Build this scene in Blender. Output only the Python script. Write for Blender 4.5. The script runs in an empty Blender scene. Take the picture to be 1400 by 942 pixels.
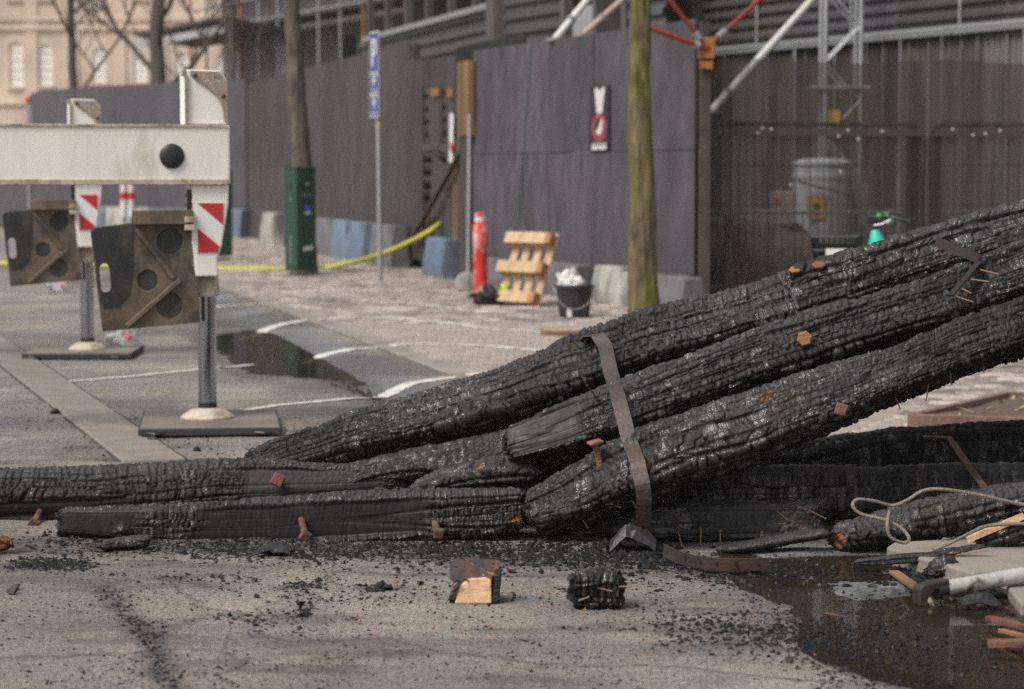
import bpy, bmesh, math, random
import numpy as np
from mathutils import Vector, Matrix

R = math.radians
scene = bpy.context.scene
C = scene.collection

# ------------------------------------------------------------------ camera, sky, sun, exposure
FPX, CX, CY, YH, CAMH = 3305.0, 700.0, 471.0, 237.0, 1.37
PITCH = math.atan((CY - YH) / FPX)
cam_data = bpy.data.cameras.new('camera')
cam_data.sensor_width = 36.0
cam_data.lens = FPX / 1400.0 * 36.0
cam_data.clip_start, cam_data.clip_end = 0.1, 2000.0
cam_data.dof.use_dof = True
cam_data.dof.focus_distance = 9.0
cam_data.dof.aperture_fstop = 3.5
cam = bpy.data.objects.new('camera', cam_data)
cam.location = (0, 0, CAMH)
cam.rotation_euler = (math.pi / 2 - PITCH, 0, 0)
C.objects.link(cam)
scene.camera = cam

SUN_EL, SUN_AZ = R(52), R(228)        # azimuth clockwise from +Y: high, behind the camera to the left
world = bpy.data.worlds.new('World')
scene.world = world
world.use_nodes = True
wn, wl = world.node_tree.nodes, world.node_tree.links
wn.clear()
sky = wn.new('ShaderNodeTexSky')
sky.sky_type = 'NISHITA'
sky.sun_disc = False
sky.sun_elevation, sky.sun_rotation = SUN_EL, SUN_AZ
sky.air_density, sky.dust_density, sky.ozone_density = 1.0, 4.0, 1.0
whs = wn.new('ShaderNodeHueSaturation')
whs.inputs['Saturation'].default_value = 0.14      # an even, grey overcast
wbg = wn.new('ShaderNodeBackground')
wbg.inputs['Strength'].default_value = 0.09
wout = wn.new('ShaderNodeOutputWorld')
wl.new(sky.outputs[0], whs.inputs['Color'])
wl.new(whs.outputs[0], wbg.inputs['Color'])
wl.new(wbg.outputs[0], wout.inputs['Surface'])
sun_data = bpy.data.lights.new('sun', 'SUN')
sun_data.energy, sun_data.angle, sun_data.color = 1.5, R(22), (1.0, 0.93, 0.84)
sun = bpy.data.objects.new('sun', sun_data)
sd = Vector((math.sin(SUN_AZ) * math.cos(SUN_EL), math.cos(SUN_AZ) * math.cos(SUN_EL), math.sin(SUN_EL)))
sun.rotation_euler = (-sd).to_track_quat('-Z', 'Y').to_euler()
sun.location = sd * 30
C.objects.link(sun)
vs = scene.view_settings
vs.view_transform, vs.look, vs.exposure, vs.gamma, vs.use_curve_mapping = 'Standard', 'None', 0.74, 1.0, False
scene.cycles.use_denoising = False          # the photograph has fine grain too; a denoiser wipes out char and asphalt texture
scene.cycles.denoiser = 'OPENIMAGEDENOISE'
scene.cycles.denoising_input_passes = 'RGB_ALBEDO_NORMAL'
scene.cycles.denoising_prefilter = 'ACCURATE'
scene.cycles.use_adaptive_sampling = False
scene.cycles.sample_clamp_indirect = 2.0
scene.cycles.max_bounces = 6
scene.cycles.transparent_max_bounces = 12
scene.cycles.caustics_reflective = scene.cycles.caustics_refractive = False

# ------------------------------------------------------------------ photo pixel -> direction -> point
FW = Vector((0, math.cos(PITCH), -math.sin(PITCH)))
UP = Vector((0, math.sin(PITCH), math.cos(PITCH)))
CAM = Vector((0, 0, CAMH))
def ray(px, py): return FW * FPX + Vector((1, 0, 0)) * (px - CX) - UP * (py - CY)
def P(px, py, D):
    r = ray(px, py); return CAM + r * (D / r.y)
def G(px, py, z=0.0):
    r = ray(px, py); return CAM + r * ((z - CAMH) / r.z)
def PL(px, py, p0, n):
    r = ray(px, py); return CAM + r * ((Vector(p0) - CAM).dot(n) / r.dot(n))
def S(D): return FPX / D            # pixels per metre

# ------------------------------------------------------------------ numpy noise
def _h(ix, iy, seed):
    ix = ix.astype(np.int64); iy = iy.astype(np.int64)
    h = (ix * 374761393 + iy * 668265263 + seed * 1274126177) & 0xFFFFFFFF
    h = ((h ^ (h >> 13)) * 1274126177) & 0xFFFFFFFF
    h = ((h ^ (h >> 16)) * 2246822519) & 0xFFFFFFFF
    return ((h ^ (h >> 15)) & 0xFFFFFF) / float(0x1000000)
def vn(x, y, seed=0):
    x0 = np.floor(x); y0 = np.floor(y)
    fx = x - x0; fy = y - y0
    fx = fx * fx * (3 - 2 * fx); fy = fy * fy * (3 - 2 * fy)
    a = _h(x0, y0, seed); b = _h(x0 + 1, y0, seed); c = _h(x0, y0 + 1, seed); d = _h(x0 + 1, y0 + 1, seed)
    return (a * (1 - fx) + b * fx) * (1 - fy) + (c * (1 - fx) + d * fx) * fy
def fbm(x, y, seed=0, o=3):
    v = 0; amp = 0.5; t = 0
    for k in range(o):
        v = v + amp * vn(x * 2 ** k, y * 2 ** k, seed + 17 * k); t += amp; amp *= 0.5
    return v / t
def voro(x, y, seed=0, jit=0.8):
    ix = np.floor(x); iy = np.floor(y)
    f1 = np.full(x.shape, 9.0); f2 = np.full(x.shape, 9.0); cid = np.zeros(x.shape); tilt = np.zeros(x.shape)
    for dy in (-1, 0, 1):
        for dx in (-1, 0, 1):
            cx = ix + dx; cy = iy + dy
            px = cx + 0.5 + jit * (_h(cx, cy, seed) - 0.5) + 0.5 * (np.mod(cy, 2) - 0.5)
            py = cy + 0.5 + jit * 0.7 * (_h(cx, cy, seed + 5) - 0.5)
            d = np.maximum(np.abs(x - px), np.abs(y - py)) * .55 + np.sqrt((x - px) ** 2 + (y - py) ** 2) * .5
            tl = (x - px) * (_h(cx, cy, seed + 21) - .5) + (y - py) * (_h(cx, cy, seed + 23) - .5)
            m = d < f1
            f2 = np.where(m, f1, np.minimum(f2, d)); cid = np.where(m, _h(cx, cy, seed + 9), cid); tilt = np.where(m, tl, tilt); f1 = np.where(m, d, f1)
    return f1, f2, cid, tilt
def bricks(x, y, seed=0, jx=.62, shear=.5):
    """blocks in rows along x: distances (in cells) to the row edge and to the cross crack, block id and tilt"""
    j = np.floor(y); fr = y - j
    xx = x * (.72 + .56 * _h(j, j * 0, seed)) + 13.7 * _h(j, j * 0, seed + 1)
    i = np.floor(xx)
    xx = xx + (fr - .5) * shear * (_h(i, j, seed + 4) - .5) * 2
    p0 = i + jx * (_h(i, j, seed + 2) - .5); i = np.where(xx < p0, i - 1, i)
    p1 = i + 1 + jx * (_h(i + 1, j, seed + 2) - .5); i = np.where(xx >= p1, i + 1, i)
    p0 = i + jx * (_h(i, j, seed + 2) - .5); p1 = i + 1 + jx * (_h(i + 1, j, seed + 2) - .5)
    dx = np.clip(np.minimum(xx - p0, p1 - xx), 0, 1); dy = np.minimum(fr, 1 - fr)
    cid = _h(i, j, seed + 9)
    tilt = (xx - (p0 + p1) / 2) * (_h(i, j, seed + 21) - .5) + (fr - .5) * (_h(i, j, seed + 23) - .5)
    return dx, dy, cid, tilt
def sm(a, b, x):
    t = np.clip((x - a) / (b - a), 0, 1); return t * t * (3 - 2 * t)

# ------------------------------------------------------------------ materials
def mk(name, base, rough=0.6, metal=0.0, var=0.0, vscale=4.0, col2=None, c2amt=0.5, c2scale=2.0, bump=0.0, bscale=40.0,
       spec=0.5, alpha=1.0, trans=0.0, rvar=0.0, stretch=(1, 1, 1), coords='Object'):
    m = bpy.data.materials.new(name); m.use_nodes = True
    nt = m.node_tree; N, L = nt.nodes, nt.links
    b = N['Principled BSDF']
    b.inputs['Roughness'].default_value = rough; b.inputs['Metallic'].default_value = metal
    b.inputs['Specular IOR Level'].default_value = spec
    if trans: b.inputs['Transmission Weight'].default_value = trans
    if alpha < 1: b.inputs['Alpha'].default_value = alpha
    tc = N.new('ShaderNodeTexCoord'); mp = N.new('ShaderNodeMapping')
    mp.inputs['Scale'].default_value = stretch
    L.new(tc.outputs[coords], mp.inputs['Vector'])
    src = None
    rgb = N.new('ShaderNodeRGB'); rgb.outputs[0].default_value = (*base, 1); src = rgb.outputs[0]
    if col2 is not None:
        n2 = N.new('ShaderNodeTexNoise'); n2.inputs['Scale'].default_value = c2scale; n2.inputs['Detail'].default_value = 8; n2.inputs['Roughness'].default_value = .65
        L.new(mp.outputs[0], n2.inputs['Vector'])
        rp = N.new('ShaderNodeValToRGB'); rp.color_ramp.elements[0].position = 0.62 - c2amt * 0.4; rp.color_ramp.elements[1].position = 0.78 - c2amt * 0.4
        L.new(n2.outputs[0], rp.inputs[0])
        mx = N.new('ShaderNodeMix'); mx.data_type = 'RGBA'
        L.new(rp.outputs[0], mx.inputs['Factor']); L.new(src, mx.inputs['A']); mx.inputs['B'].default_value = (*col2, 1)
        src = mx.outputs['Result']
    if var:
        n1 = N.new('ShaderNodeTexNoise'); n1.inputs['Scale'].default_value = vscale; n1.inputs['Detail'].default_value = 6
        L.new(mp.outputs[0], n1.inputs['Vector'])
        mr = N.new('ShaderNodeMapRange'); mr.inputs['From Min'].default_value = .25; mr.inputs['From Max'].default_value = .75
        mr.inputs['To Min'].default_value = 1 - var; mr.inputs['To Max'].default_value = 1 + var
        L.new(n1.outputs[0], mr.inputs['Value'])
        oi = N.new('ShaderNodeObjectInfo'); mo = N.new('ShaderNodeMapRange')
        mo.inputs['To Min'].default_value = 1 - var * .5; mo.inputs['To Max'].default_value = 1 + var * .5
        L.new(oi.outputs['Random'], mo.inputs['Value'])
        mm = N.new('ShaderNodeMath'); mm.operation = 'MULTIPLY'; L.new(mr.outputs[0], mm.inputs[0]); L.new(mo.outputs[0], mm.inputs[1])
        vm = N.new('ShaderNodeVectorMath'); vm.operation = 'SCALE'
        L.new(src, vm.inputs[0]); L.new(mm.outputs[0], vm.inputs['Scale']); src = vm.outputs[0]
    L.new(src, b.inputs['Base Color'])
    if rvar:
        n4 = N.new('ShaderNodeTexNoise'); n4.inputs['Scale'].default_value = vscale * 1.7; n4.inputs['Detail'].default_value = 5
        L.new(mp.outputs[0], n4.inputs['Vector'])
        m4 = N.new('ShaderNodeMapRange'); m4.inputs['From Min'].default_value = .3; m4.inputs['From Max'].default_value = .7
        m4.inputs['To Min'].default_value = max(.05, rough - rvar); m4.inputs['To Max'].default_value = min(1, rough + rvar)
        L.new(n4.outputs[0], m4.inputs['Value']); L.new(m4.outputs[0], b.inputs['Roughness'])
    if bump:
        n3 = N.new('ShaderNodeTexNoise'); n3.inputs['Scale'].default_value = bscale; n3.inputs['Detail'].default_value = 7
        L.new(mp.outputs[0], n3.inputs['Vector'])
        bp = N.new('ShaderNodeBump'); bp.inputs['Strength'].default_value = bump; bp.inputs['Distance'].default_value = 0.01
        L.new(n3.outputs[0], bp.inputs['Height']); L.new(bp.outputs[0], b.inputs['Normal'])
    return m

def node_mat(name):
    m = bpy.data.materials.new(name); m.use_nodes = True
    return m, m.node_tree.nodes, m.node_tree.links, m.node_tree.nodes['Principled BSDF']

# ------------------------------------------------------------------ mesh builder
ORG = {}
class MB:
    def __init__(s, xf=None): s.v = []; s.f = []; s.xf = xf
    def add(s, vs_, fs_):
        o = len(s.v)
        s.v += [Vector(v) if s.xf is None else s.xf @ Vector(v) for v in vs_]
        s.f += [tuple(i + o for i in f) for f in fs_]
        return s
    def box(s, c, size, rot=None):
        c = Vector(c); hx, hy, hz = size[0] / 2, size[1] / 2, size[2] / 2
        vs_ = [Vector((x, y, z)) for z in (-hz, hz) for y in (-hy, hy) for x in (-hx, hx)]
        if rot is not None: vs_ = [rot @ v for v in vs_]
        return s.add([v + c for v in vs_], [(0, 2, 3, 1), (4, 5, 7, 6), (0, 1, 5, 4), (2, 6, 7, 3), (0, 4, 6, 2), (1, 3, 7, 5)])
    def bar(s, a, b, w, h, upv=(0, 0, 1)):
        a, b = Vector(a), Vector(b); t = (b - a).normalized(); sd_ = t.cross(Vector(upv))
        if sd_.length < 1e-4: sd_ = t.cross(Vector((0, 1, 0)))
        sd_.normalize(); u = sd_.cross(t)
        vs_ = [p + sd_ * (w / 2 * i) + u * (h / 2 * j) for p in (a, b) for i, j in ((-1, -1), (1, -1), (1, 1), (-1, 1))]
        return s.add(vs_, [(0, 1, 2, 3), (7, 6, 5, 4), (0, 4, 5, 1), (1, 5, 6, 2), (2, 6, 7, 3), (3, 7, 4, 0)])
    def ribbon(s, pts, w, th, side):
        n = len(pts); vs_ = []
        for i, p in enumerate(pts):
            t = (Vector(pts[min(i + 1, n - 1)]) - Vector(pts[max(i - 1, 0)])).normalized()
            sdv = Vector(side[i] if isinstance(side, list) else side); sdv = (sdv - t * sdv.dot(t)).normalized(); u = sdv.cross(t)
            p = Vector(p)
            vs_ += [p - sdv * w / 2 - u * th / 2, p + sdv * w / 2 - u * th / 2, p + sdv * w / 2 + u * th / 2, p - sdv * w / 2 + u * th / 2]
        fs_ = [(0, 1, 2, 3), tuple(4 * (n - 1) + k for k in (3, 2, 1, 0))]
        for i in range(n - 1):
            for k in range(4):
                a, b = 4 * i + k, 4 * i + (k + 1) % 4
                fs_.append((a, a + 4, b + 4, b))
        return s.add(vs_, fs_)
    def tube(s, pts, r, seg=10, caps=True):
        n = len(pts); pts = [Vector(p) for p in pts]
        rs = r if isinstance(r, (list, tuple)) else [r] * n
        t0 = (pts[1] - pts[0]).normalized()
        ref = Vector((0, 0, 1)) if abs(t0.z) < .9 else Vector((1, 0, 0))
        vs_ = []; u = None
        for i, p in enumerate(pts):
            t = (pts[min(i + 1, n - 1)] - pts[max(i - 1, 0)]).normalized()
            if u is None: u = t.cross(ref).normalized()
            else:
                u = u - t * u.dot(t); u.normalize()
            w = t.cross(u)
            for k in range(seg):
                a = 2 * math.pi * k / seg
                vs_.append(p + (u * math.cos(a) + w * math.sin(a)) * rs[i])
        fs_ = []
        for i in range(n - 1):
            for k in range(seg):
                a, b = i * seg + k, i * seg + (k + 1) % seg
                fs_.append((a, b, b + seg, a + seg))
        if caps: fs_ += [tuple(reversed(range(seg))), tuple((n - 1) * seg + k for k in range(seg))]
        return s.add(vs_, fs_)
    def lathe(s, prof, c=(0, 0, 0), seg=24, rot=None):
        vs_ = []; n = len(prof); c = Vector(c)
        for r_, z in prof:
            for k in range(seg):
                a = 2 * math.pi * k / seg; v = Vector((r_ * math.cos(a), r_ * math.sin(a), z))
                vs_.append((rot @ v if rot is not None else v) + c)
        fs_ = []
        for i in range(n - 1):
            for k in range(seg):
                a, b = i * seg + k, i * seg + (k + 1) % seg
                fs_.append((a, b, b + seg, a + seg))
        fs_ += [tuple(reversed(range(seg))), tuple((n - 1) * seg + k for k in range(seg))]
        return s.add(vs_, fs_)
    def plate(s, outer, holes, o, ux, uy, th):
        """polygon (2-D, with holes) in the plane o + x ux + y uy, thickened by th along ux x uy"""
        o, ux, uy = Vector(o), Vector(ux).normalized(), Vector(uy).normalized(); n = ux.cross(uy)
        loops = [outer] + list(holes)
        bm = bmesh.new(); es = []
        for lp in loops:
            vv = [bm.verts.new((x, y, 0)) for x, y in lp]
            es += [bm.edges.new((vv[i], vv[(i + 1) % len(vv)])) for i in range(len(vv))]
        bmesh.ops.triangle_fill(bm, use_beauty=True, edges=es)
        bm.verts.index_update()
        tris = []
        for f in bm.faces:
            ids = [v.index for v in f.verts]
            a, b, c_ = [f.verts[i].co for i in range(3)]
            if (b - a).cross(c_ - a).z < 0: ids.reverse()
            tris.append(ids)
        pts = [v.co.copy() for v in bm.verts]; bm.free()
        nv = len(pts)
        vs_ = [o + ux * p.x + uy * p.y for p in pts] + [o + ux * p.x + uy * p.y + n * th for p in pts]
        fs_ = [tuple(reversed(t)) for t in tris] + [tuple(i + nv for i in t) for t in tris]
        base = 0
        for li, lp in enumerate(loops):
            m = len(lp)
            area = sum(lp[i][0] * lp[(i + 1) % m][1] - lp[(i + 1) % m][0] * lp[i][1] for i in range(m))
            flip = (area < 0) != (li > 0)
            for i in range(m):
                a, b = base + i, base + (i + 1) % m
                q = (a, b, b + nv, a + nv)
                fs_.append(tuple(reversed(q)) if flip else q)
            base += m
        return s.add(vs_, fs_)
    def build(s, name, mat, parent=None, origin=None, smooth=False, bevel=0.0, local=False):
        vv = np.array([tuple(v) for v in s.v], dtype=float)
        if local: o = Vector((0, 0, 0))
        elif parent is not None: o = ORG.get(parent.name, Vector((0, 0, 0)))
        elif origin is not None: o = Vector(origin)
        else: o = Vector(((vv[:, 0].min() + vv[:, 0].max()) / 2, (vv[:, 1].min() + vv[:, 1].max()) / 2, vv[:, 2].min()))
        me = bpy.data.meshes.new(name)
        me.from_pydata((vv - np.array(tuple(o))).tolist(), [], s.f)
        me.materials.append(mat)
        if smooth: me.shade_smooth()
        ob = bpy.data.objects.new(name, me)
        C.objects.link(ob)
        if parent is not None: ob.parent = parent
        else: ob.location = o
        ORG[ob.name] = o.copy()
        if bevel:
            bv = ob.modifiers.new('bevel', 'BEVEL'); bv.width = bevel; bv.segments = 2; bv.limit_method = 'ANGLE'; bv.angle_limit = R(40)
            bv.harden_normals = False
        if smooth and not bevel:
            try: me.set_sharp_from_angle(angle=R(38))
            except Exception: pass
        return ob

def thing(name, loc, label, cat, group=None, rz=0.0):
    o = bpy.data.objects.new(name, None); o.empty_display_size = .1
    C.objects.link(o); o.location = loc; o.rotation_euler = (0, 0, rz)
    ORG[o.name] = Vector(loc)
    return tag(o, label, cat, group)
def tag(o, label=None, cat=None, group=None, kind=None):
    if label: o['label'] = label
    if cat: o['category'] = cat
    if group: o['group'] = group
    if kind: o['kind'] = kind
    return o
def copy_tree(o, parent=None):
    c = o.copy(); C.objects.link(c); c.parent = parent
    for ch in [x for x in list(C.objects) if x.parent == o]: copy_tree(ch, c)
    return c
def np_mesh(name, V, Q, mat, parent=None, origin=(0, 0, 0), smooth=True, attrs=None, uv=None):
    """fast mesh from arrays of vertices and quads (or triangles)"""
    k = Q.shape[1]
    o = np.array(tuple(ORG[parent.name] if parent is not None else origin))
    me = bpy.data.meshes.new(name)
    me.vertices.add(len(V)); me.vertices.foreach_set('co', (V - o).astype(np.float32).ravel())
    me.loops.add(Q.size); me.loops.foreach_set('vertex_index', Q.astype(np.int32).ravel())
    me.polygons.add(len(Q)); me.polygons.foreach_set('loop_start', np.arange(0, Q.size, k, dtype=np.int32))
    me.update(calc_edges=True)
    if smooth: me.shade_smooth()
    else: me.shade_flat()
    for nm, a in (attrs or {}).items():
        at = me.attributes.new(nm, 'FLOAT', 'POINT'); at.data.foreach_set('value', a.astype(np.float32).ravel())
    if uv is not None:
        ul = me.uv_layers.new(name='uv'); ul.data.foreach_set('uv', uv[Q.ravel()].astype(np.float32).ravel())
    me.materials.append(mat); me.validate()
    ob = bpy.data.objects.new(name, me); C.objects.link(ob)
    if parent is not None: ob.parent = parent
    else: ob.location = origin
    ORG[ob.name] = Vector(tuple(o))
    return ob

# ================================================================== THE GROUND
E1 = Vector((0.9717, 0.2361, 0)).normalized()       # across the street
D1 = Vector((-0.2361, 0.9717, 0)).normalized()      # along the street, away
Q0 = E1.dot(Vector((-0.71, 14.7, 0)))               # the gutter line

def puddle_mask(X, Y):
    """how deep the standing water is (m) in the two hollows"""
    q = X * E1.x + Y * E1.y - Q0; a = X * D1.x + Y * D1.y
    # gutter puddle, along the gutter beyond the near outrigger
    g = np.maximum(0, 1 - ((q + .28 - .03 * (a - 19)) / .42) ** 2) * np.maximum(0, 1 - ((a - 18.6) / 2.6) ** 4)
    # puddle in front of the beams at the right
    u = (X - 2.06) * .80 + (Y - 7.35) * .60; v = -(X - 2.06) * .60 + (Y - 7.35) * .80
    p = np.maximum(0, 1 - (u / 1.42) ** 2 - (v / .95) ** 2)
    p2 = np.maximum(0, 1 - ((X - 1.35) / .55) ** 2 - ((Y - 8.42) / .33) ** 2)
    return g, np.maximum(p, p2 * .8)
def ground_z(X, Y):
    g, p = puddle_mask(X, Y)
    q = X * E1.x + Y * E1.y - Q0
    z = .006 * (fbm(X * 2.2, Y * 2.2, 3, 3) - .5) + .006 * (fbm(X * 9, Y * 9, 8, 2) - .5)
    z = z - .022 * np.exp(-(q / .2) ** 2) - .028 * np.sqrt(g) - .034 * np.sqrt(p)
    z = z - .03 * sm(.75, .85, q)
    return z
def make_ground():
    xs = np.concatenate([[-600, -200, -80, -40, -20, -12, -8, -6], np.arange(-5, 5.01, .045), [6, 8, 12, 20, 40, 80, 200, 600]])
    ys = [-300, -60, -10, 0, 3, 4.5]; y = 5.2
    while y < 34: ys.append(y); y += max(.028, y * y * .00032)
    ys = np.array(ys + [36, 40, 46, 54, 70, 100, 160, 300, 900])
    X, Y = np.meshgrid(xs, ys, indexing='ij')
    Z = ground_z(X, Y)
    far = (np.abs(X) > 5.1) | (Y < 5) | (Y > 35)
    Z = np.where(far, np.where((X * E1.x + Y * E1.y - Q0) > .8, -.03, -.004), Z)
    n, m = X.shape
    idx = np.arange(n * m).reshape(n, m)
    Qd = np.stack([idx[:-1, :-1], idx[1:, :-1], idx[1:, 1:], idx[:-1, 1:]], -1).reshape(-1, 4)
    q = X * E1.x + Y * E1.y - Q0
    g, p = puddle_mask(X, Y)
    nz = fbm(X * 1.3, Y * 2.6, 21, 4)
    wet = np.clip(sm(.0, .25, g) + sm(0, .2, p) + .8 * sm(.52, .66, fbm(X * .9, Y * .45, 33, 4)) * sm(11, 15, Y) * (Y < 34)
                  + .8 * np.exp(-((q + .2) / .5) ** 2) * sm(10.5, 12.5, Y), 0, 1)
    # soot ground into the asphalt: heaviest around the timbers, thinner towards the camera
    soot = np.exp(-((Y - 8.95) / .42) ** 2) * sm(-3.5, -2.2, X) * .9
    soot = np.maximum(soot, sm(.5, 1.3, X + .35 * (Y - 7.5)) * sm(5.5, 6.4, Y) * (Y < 11) * .8)
    soot = np.maximum(soot, .55 * np.exp(-((q + .1) / .22) ** 2) * (Y > 11))
    soot = np.clip(soot * (0.35 + 1.3 * sm(.35, .65, nz)) + .55 * sm(.6, .72, fbm(X * 1.6, Y * 5, 51, 4)) * (Y < 13), 0, 1)
    for (pl_, wd, k_) in (([(140, 800), (175, 845), (205, 870), (218, 905), (238, 945)], .045, .95), ([(20, 772), (60, 775), (110, 772)], .10, .9), ([(205, 868), (240, 855), (285, 842)], .03, .6), ([(230, 790), (300, 803)], .05, .7), ([(390, 803), (430, 801)], .045, .8), ([(490, 803), (540, 804)], .045, .8), ([(560, 760), (760, 768), (1000, 780)], .12, .8)):
        pg = [G(x, y) for x, y in pl_]
        for a_, b2 in zip(pg[:-1], pg[1:]):
            dx, dy = b2.x - a_.x, b2.y - a_.y; tt = np.clip(((X - a_.x) * dx + (Y - a_.y) * dy) / (dx * dx + dy * dy), 0, 1)
            dist = np.hypot(X - a_.x - tt * dx, (Y - a_.y - tt * dy) * .7) + .05 * (fbm(X * 9, Y * 9, 77, 3) - .5)
            soot = np.maximum(soot, k_ * (1 - sm(wd * .3, wd * 1.4, dist)))
    strip = sm(-.02, .02, q) * (1 - sm(.45, .49, q))
    V = np.stack([X, Y, Z], -1).reshape(-1, 3)
    return V, Qd, dict(wet=wet.ravel(), soot=soot.ravel(), strip=strip.ravel())

def ground_mat():
    m, N, L, b = node_mat('asphalt_ground')
    geo = N.new('ShaderNodeNewGeometry')
    def noise(sc, det=6, rough=.6, stretch=None):
        n = N.new('ShaderNodeTexNoise'); n.inputs['Scale'].default_value = sc; n.inputs['Detail'].default_value = det; n.inputs['Roughness'].default_value = rough
        if stretch:
            mp = N.new('ShaderNodeMapping'); mp.inputs['Scale'].default_value = stretch; L.new(geo.outputs['Position'], mp.inputs[0]); L.new(mp.outputs[0], n.inputs['Vector'])
        else: L.new(geo.outputs['Position'], n.inputs['Vector'])
        return n.outputs[0]
    def ramp(inp, stops):
        r = N.new('ShaderNodeValToRGB'); e = r.color_ramp.elements
        while len(e) < len(stops): e.new(.5)
        for k, (p_, c) in enumerate(stops): e[k].position = p_; e[k].color = (*c, 1)
        L.new(inp, r.inputs[0]); return r.outputs[0]
    def mix(f, a, b_, mode='MIX'):
        x = N.new('ShaderNodeMix'); x.data_type = 'RGBA'; x.blend_type = mode
        for nm, v in (('Factor', f), ('A', a), ('B', b_)):
            if isinstance(v, (int, float)): x.inputs[nm].default_value = v
            elif isinstance(v, tuple): x.inputs[nm].default_value = (*v, 1)
            else: L.new(v, x.inputs[nm])
        return x.outputs['Result']
    def at(nm):
        a = N.new('ShaderNodeAttribute'); a.attribute_name = nm; return a.outputs['Fac']
    dust = ramp(noise(.9, 8), [(.36, (.185, .163, .142)), (.5, (.275, .243, .208)), (.64, (.36, .32, .275))])
    dust = mix(ramp(noise(2.2, 8, .6, (1, .5, 1)), [(.42, (0, 0, 0)), (.62, (1, 1, 1))]), dust, (.235, .215, .205))
    agg = ramp(noise(95, 4, .8), [(.36, (.30, .30, .32)), (.47, (.92, .92, .92)), (.56, (1.05, 1.05, 1.05)), (.66, (1.9, 1.85, 1.78))])
    agg = mix(.7, agg, ramp(noise(38, 5, .75), [(.40, (.55, .55, .56)), (.5, (1, 1, 1)), (.62, (1.3, 1.29, 1.27))]), 'MULTIPLY')
    col = mix(1.0, dust, agg, 'MULTIPLY')
    col = mix(at('strip'), col, mix(1.0, (.23, .228, .25), agg, 'MULTIPLY'))
    # tyre-polished and damp smears, and fine soot carried over the whole street
    smear = ramp(noise(1.5, 9, .7, (.45, 1.5, 1)), [(.50, (0, 0, 0)), (.64, (.75, .75, .75))])
    col = mix(smear, col, mix(1.0, (.115, .108, .108), agg, 'MULTIPLY'))
    speck = ramp(noise(26, 8, .85), [(.585, (0, 0, 0)), (.66, (.8, .8, .8))])
    col = mix(speck, col, (.05, .046, .044))
    # hairline cracks in the asphalt
    vor = N.new('ShaderNodeTexVoronoi'); vor.feature = 'DISTANCE_TO_EDGE'; vor.inputs['Scale'].default_value = .55
    wn_ = N.new('ShaderNodeTexNoise'); wn_.inputs['Scale'].default_value = 3; wn_.inputs['Detail'].default_value = 6; L.new(geo.outputs['Position'], wn_.inputs['Vector'])
    vm_ = N.new('ShaderNodeVectorMath'); vm_.operation = 'MULTIPLY_ADD'; L.new(wn_.outputs['Color'], vm_.inputs[0]); vm_.inputs[1].default_value = (.5, .5, 0); L.new(geo.outputs['Position'], vm_.inputs[2]); L.new(vm_.outputs[0], vor.inputs['Vector'])
    crk = ramp(vor.outputs['Distance'], [(.0, (.6, .6, .6)), (.006, (0, 0, 0))])
    col = mix(crk, col, (.04, .036, .034))
    sootn = N.new('ShaderNodeMath'); sootn.operation = 'MULTIPLY'
    L.new(at('soot'), sootn.inputs[0]); L.new(ramp(noise(16, 8, .75), [(.36, (.15, .15, .15)), (.58, (1, 1, 1))]), sootn.inputs[1])
    col = mix(sootn.outputs[0], col, (.022, .021, .022))
    wm = N.new('ShaderNodeMath'); wm.operation = 'MULTIPLY'; L.new(at('wet'), wm.inputs[0]); wm.inputs[1].default_value = .5
    col = mix(wm.outputs[0], col, (.06, .055, .055))
    L.new(col, b.inputs['Base Color'])
    rr = N.new('ShaderNodeMapRange'); rr.inputs['To Min'].default_value = .85; rr.inputs['To Max'].default_value = .3
    L.new(at('wet'), rr.inputs['Value']); L.new(rr.outputs[0], b.inputs['Roughness'])
    bp = N.new('ShaderNodeBump'); bp.inputs['Strength'].default_value = .8; bp.inputs['Distance'].default_value = .012
    L.new(noise(85, 6, .8), bp.inputs['Height'])
    L.new(bp.outputs[0], b.inputs['Normal'])
    return m
GV, GQ, GA = make_ground()
ground = np_mesh('ground', GV, GQ, ground_mat(), attrs=GA)
tag(ground, 'dusty grey brown asphalt street littered with soot and char', kind='structure')

# water standing in the hollows: level sheets, the shore is where the ground comes through
mwater, N, L, b = node_mat('dirty_water')
b.inputs['Base Color'].default_value = (.040, .031, .021, 1); b.inputs['Roughness'].default_value = .03; b.inputs['IOR'].default_value = 1.33
tr = N.new('ShaderNodeBsdfTransparent'); tr.inputs[0].default_value = (.62, .55, .46, 1)
gl = N.new('ShaderNodeMixShader'); gl.inputs[0].default_value = .6
nz = N.new('ShaderNodeTexNoise'); nz.inputs['Scale'].default_value = 14; nz.inputs['Detail'].default_value = 3
bp = N.new('ShaderNodeBump'); bp.inputs['Strength'].default_value = .06; bp.inputs['Distance'].default_value = .004
g_ = N.new('ShaderNodeNewGeometry'); L.new(g_.outputs['Position'], nz.inputs['Vector']); L.new(nz.outputs[0], bp.inputs['Height']); L.new(bp.outputs[0], b.inputs['Normal'])
L.new(tr.outputs[0], gl.inputs[1]); L.new(b.outputs[0], gl.inputs[2]); L.new(gl.outputs[0], N['Material Output'].inputs[0])
def sheet(name, x0, x1, y0, y1, z, mat): 
    o = MB().add([(x0, y0, z), (x1, y0, z), (x1, y1, z), (x0, y1, z)], [(0, 1, 2, 3)]).build(name, mat); return o
w1 = MB()
c0 = D1 * 15.6 + E1 * (Q0 - .62); c1 = D1 * 21.4 + E1 * (Q0 - .62)
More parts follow.
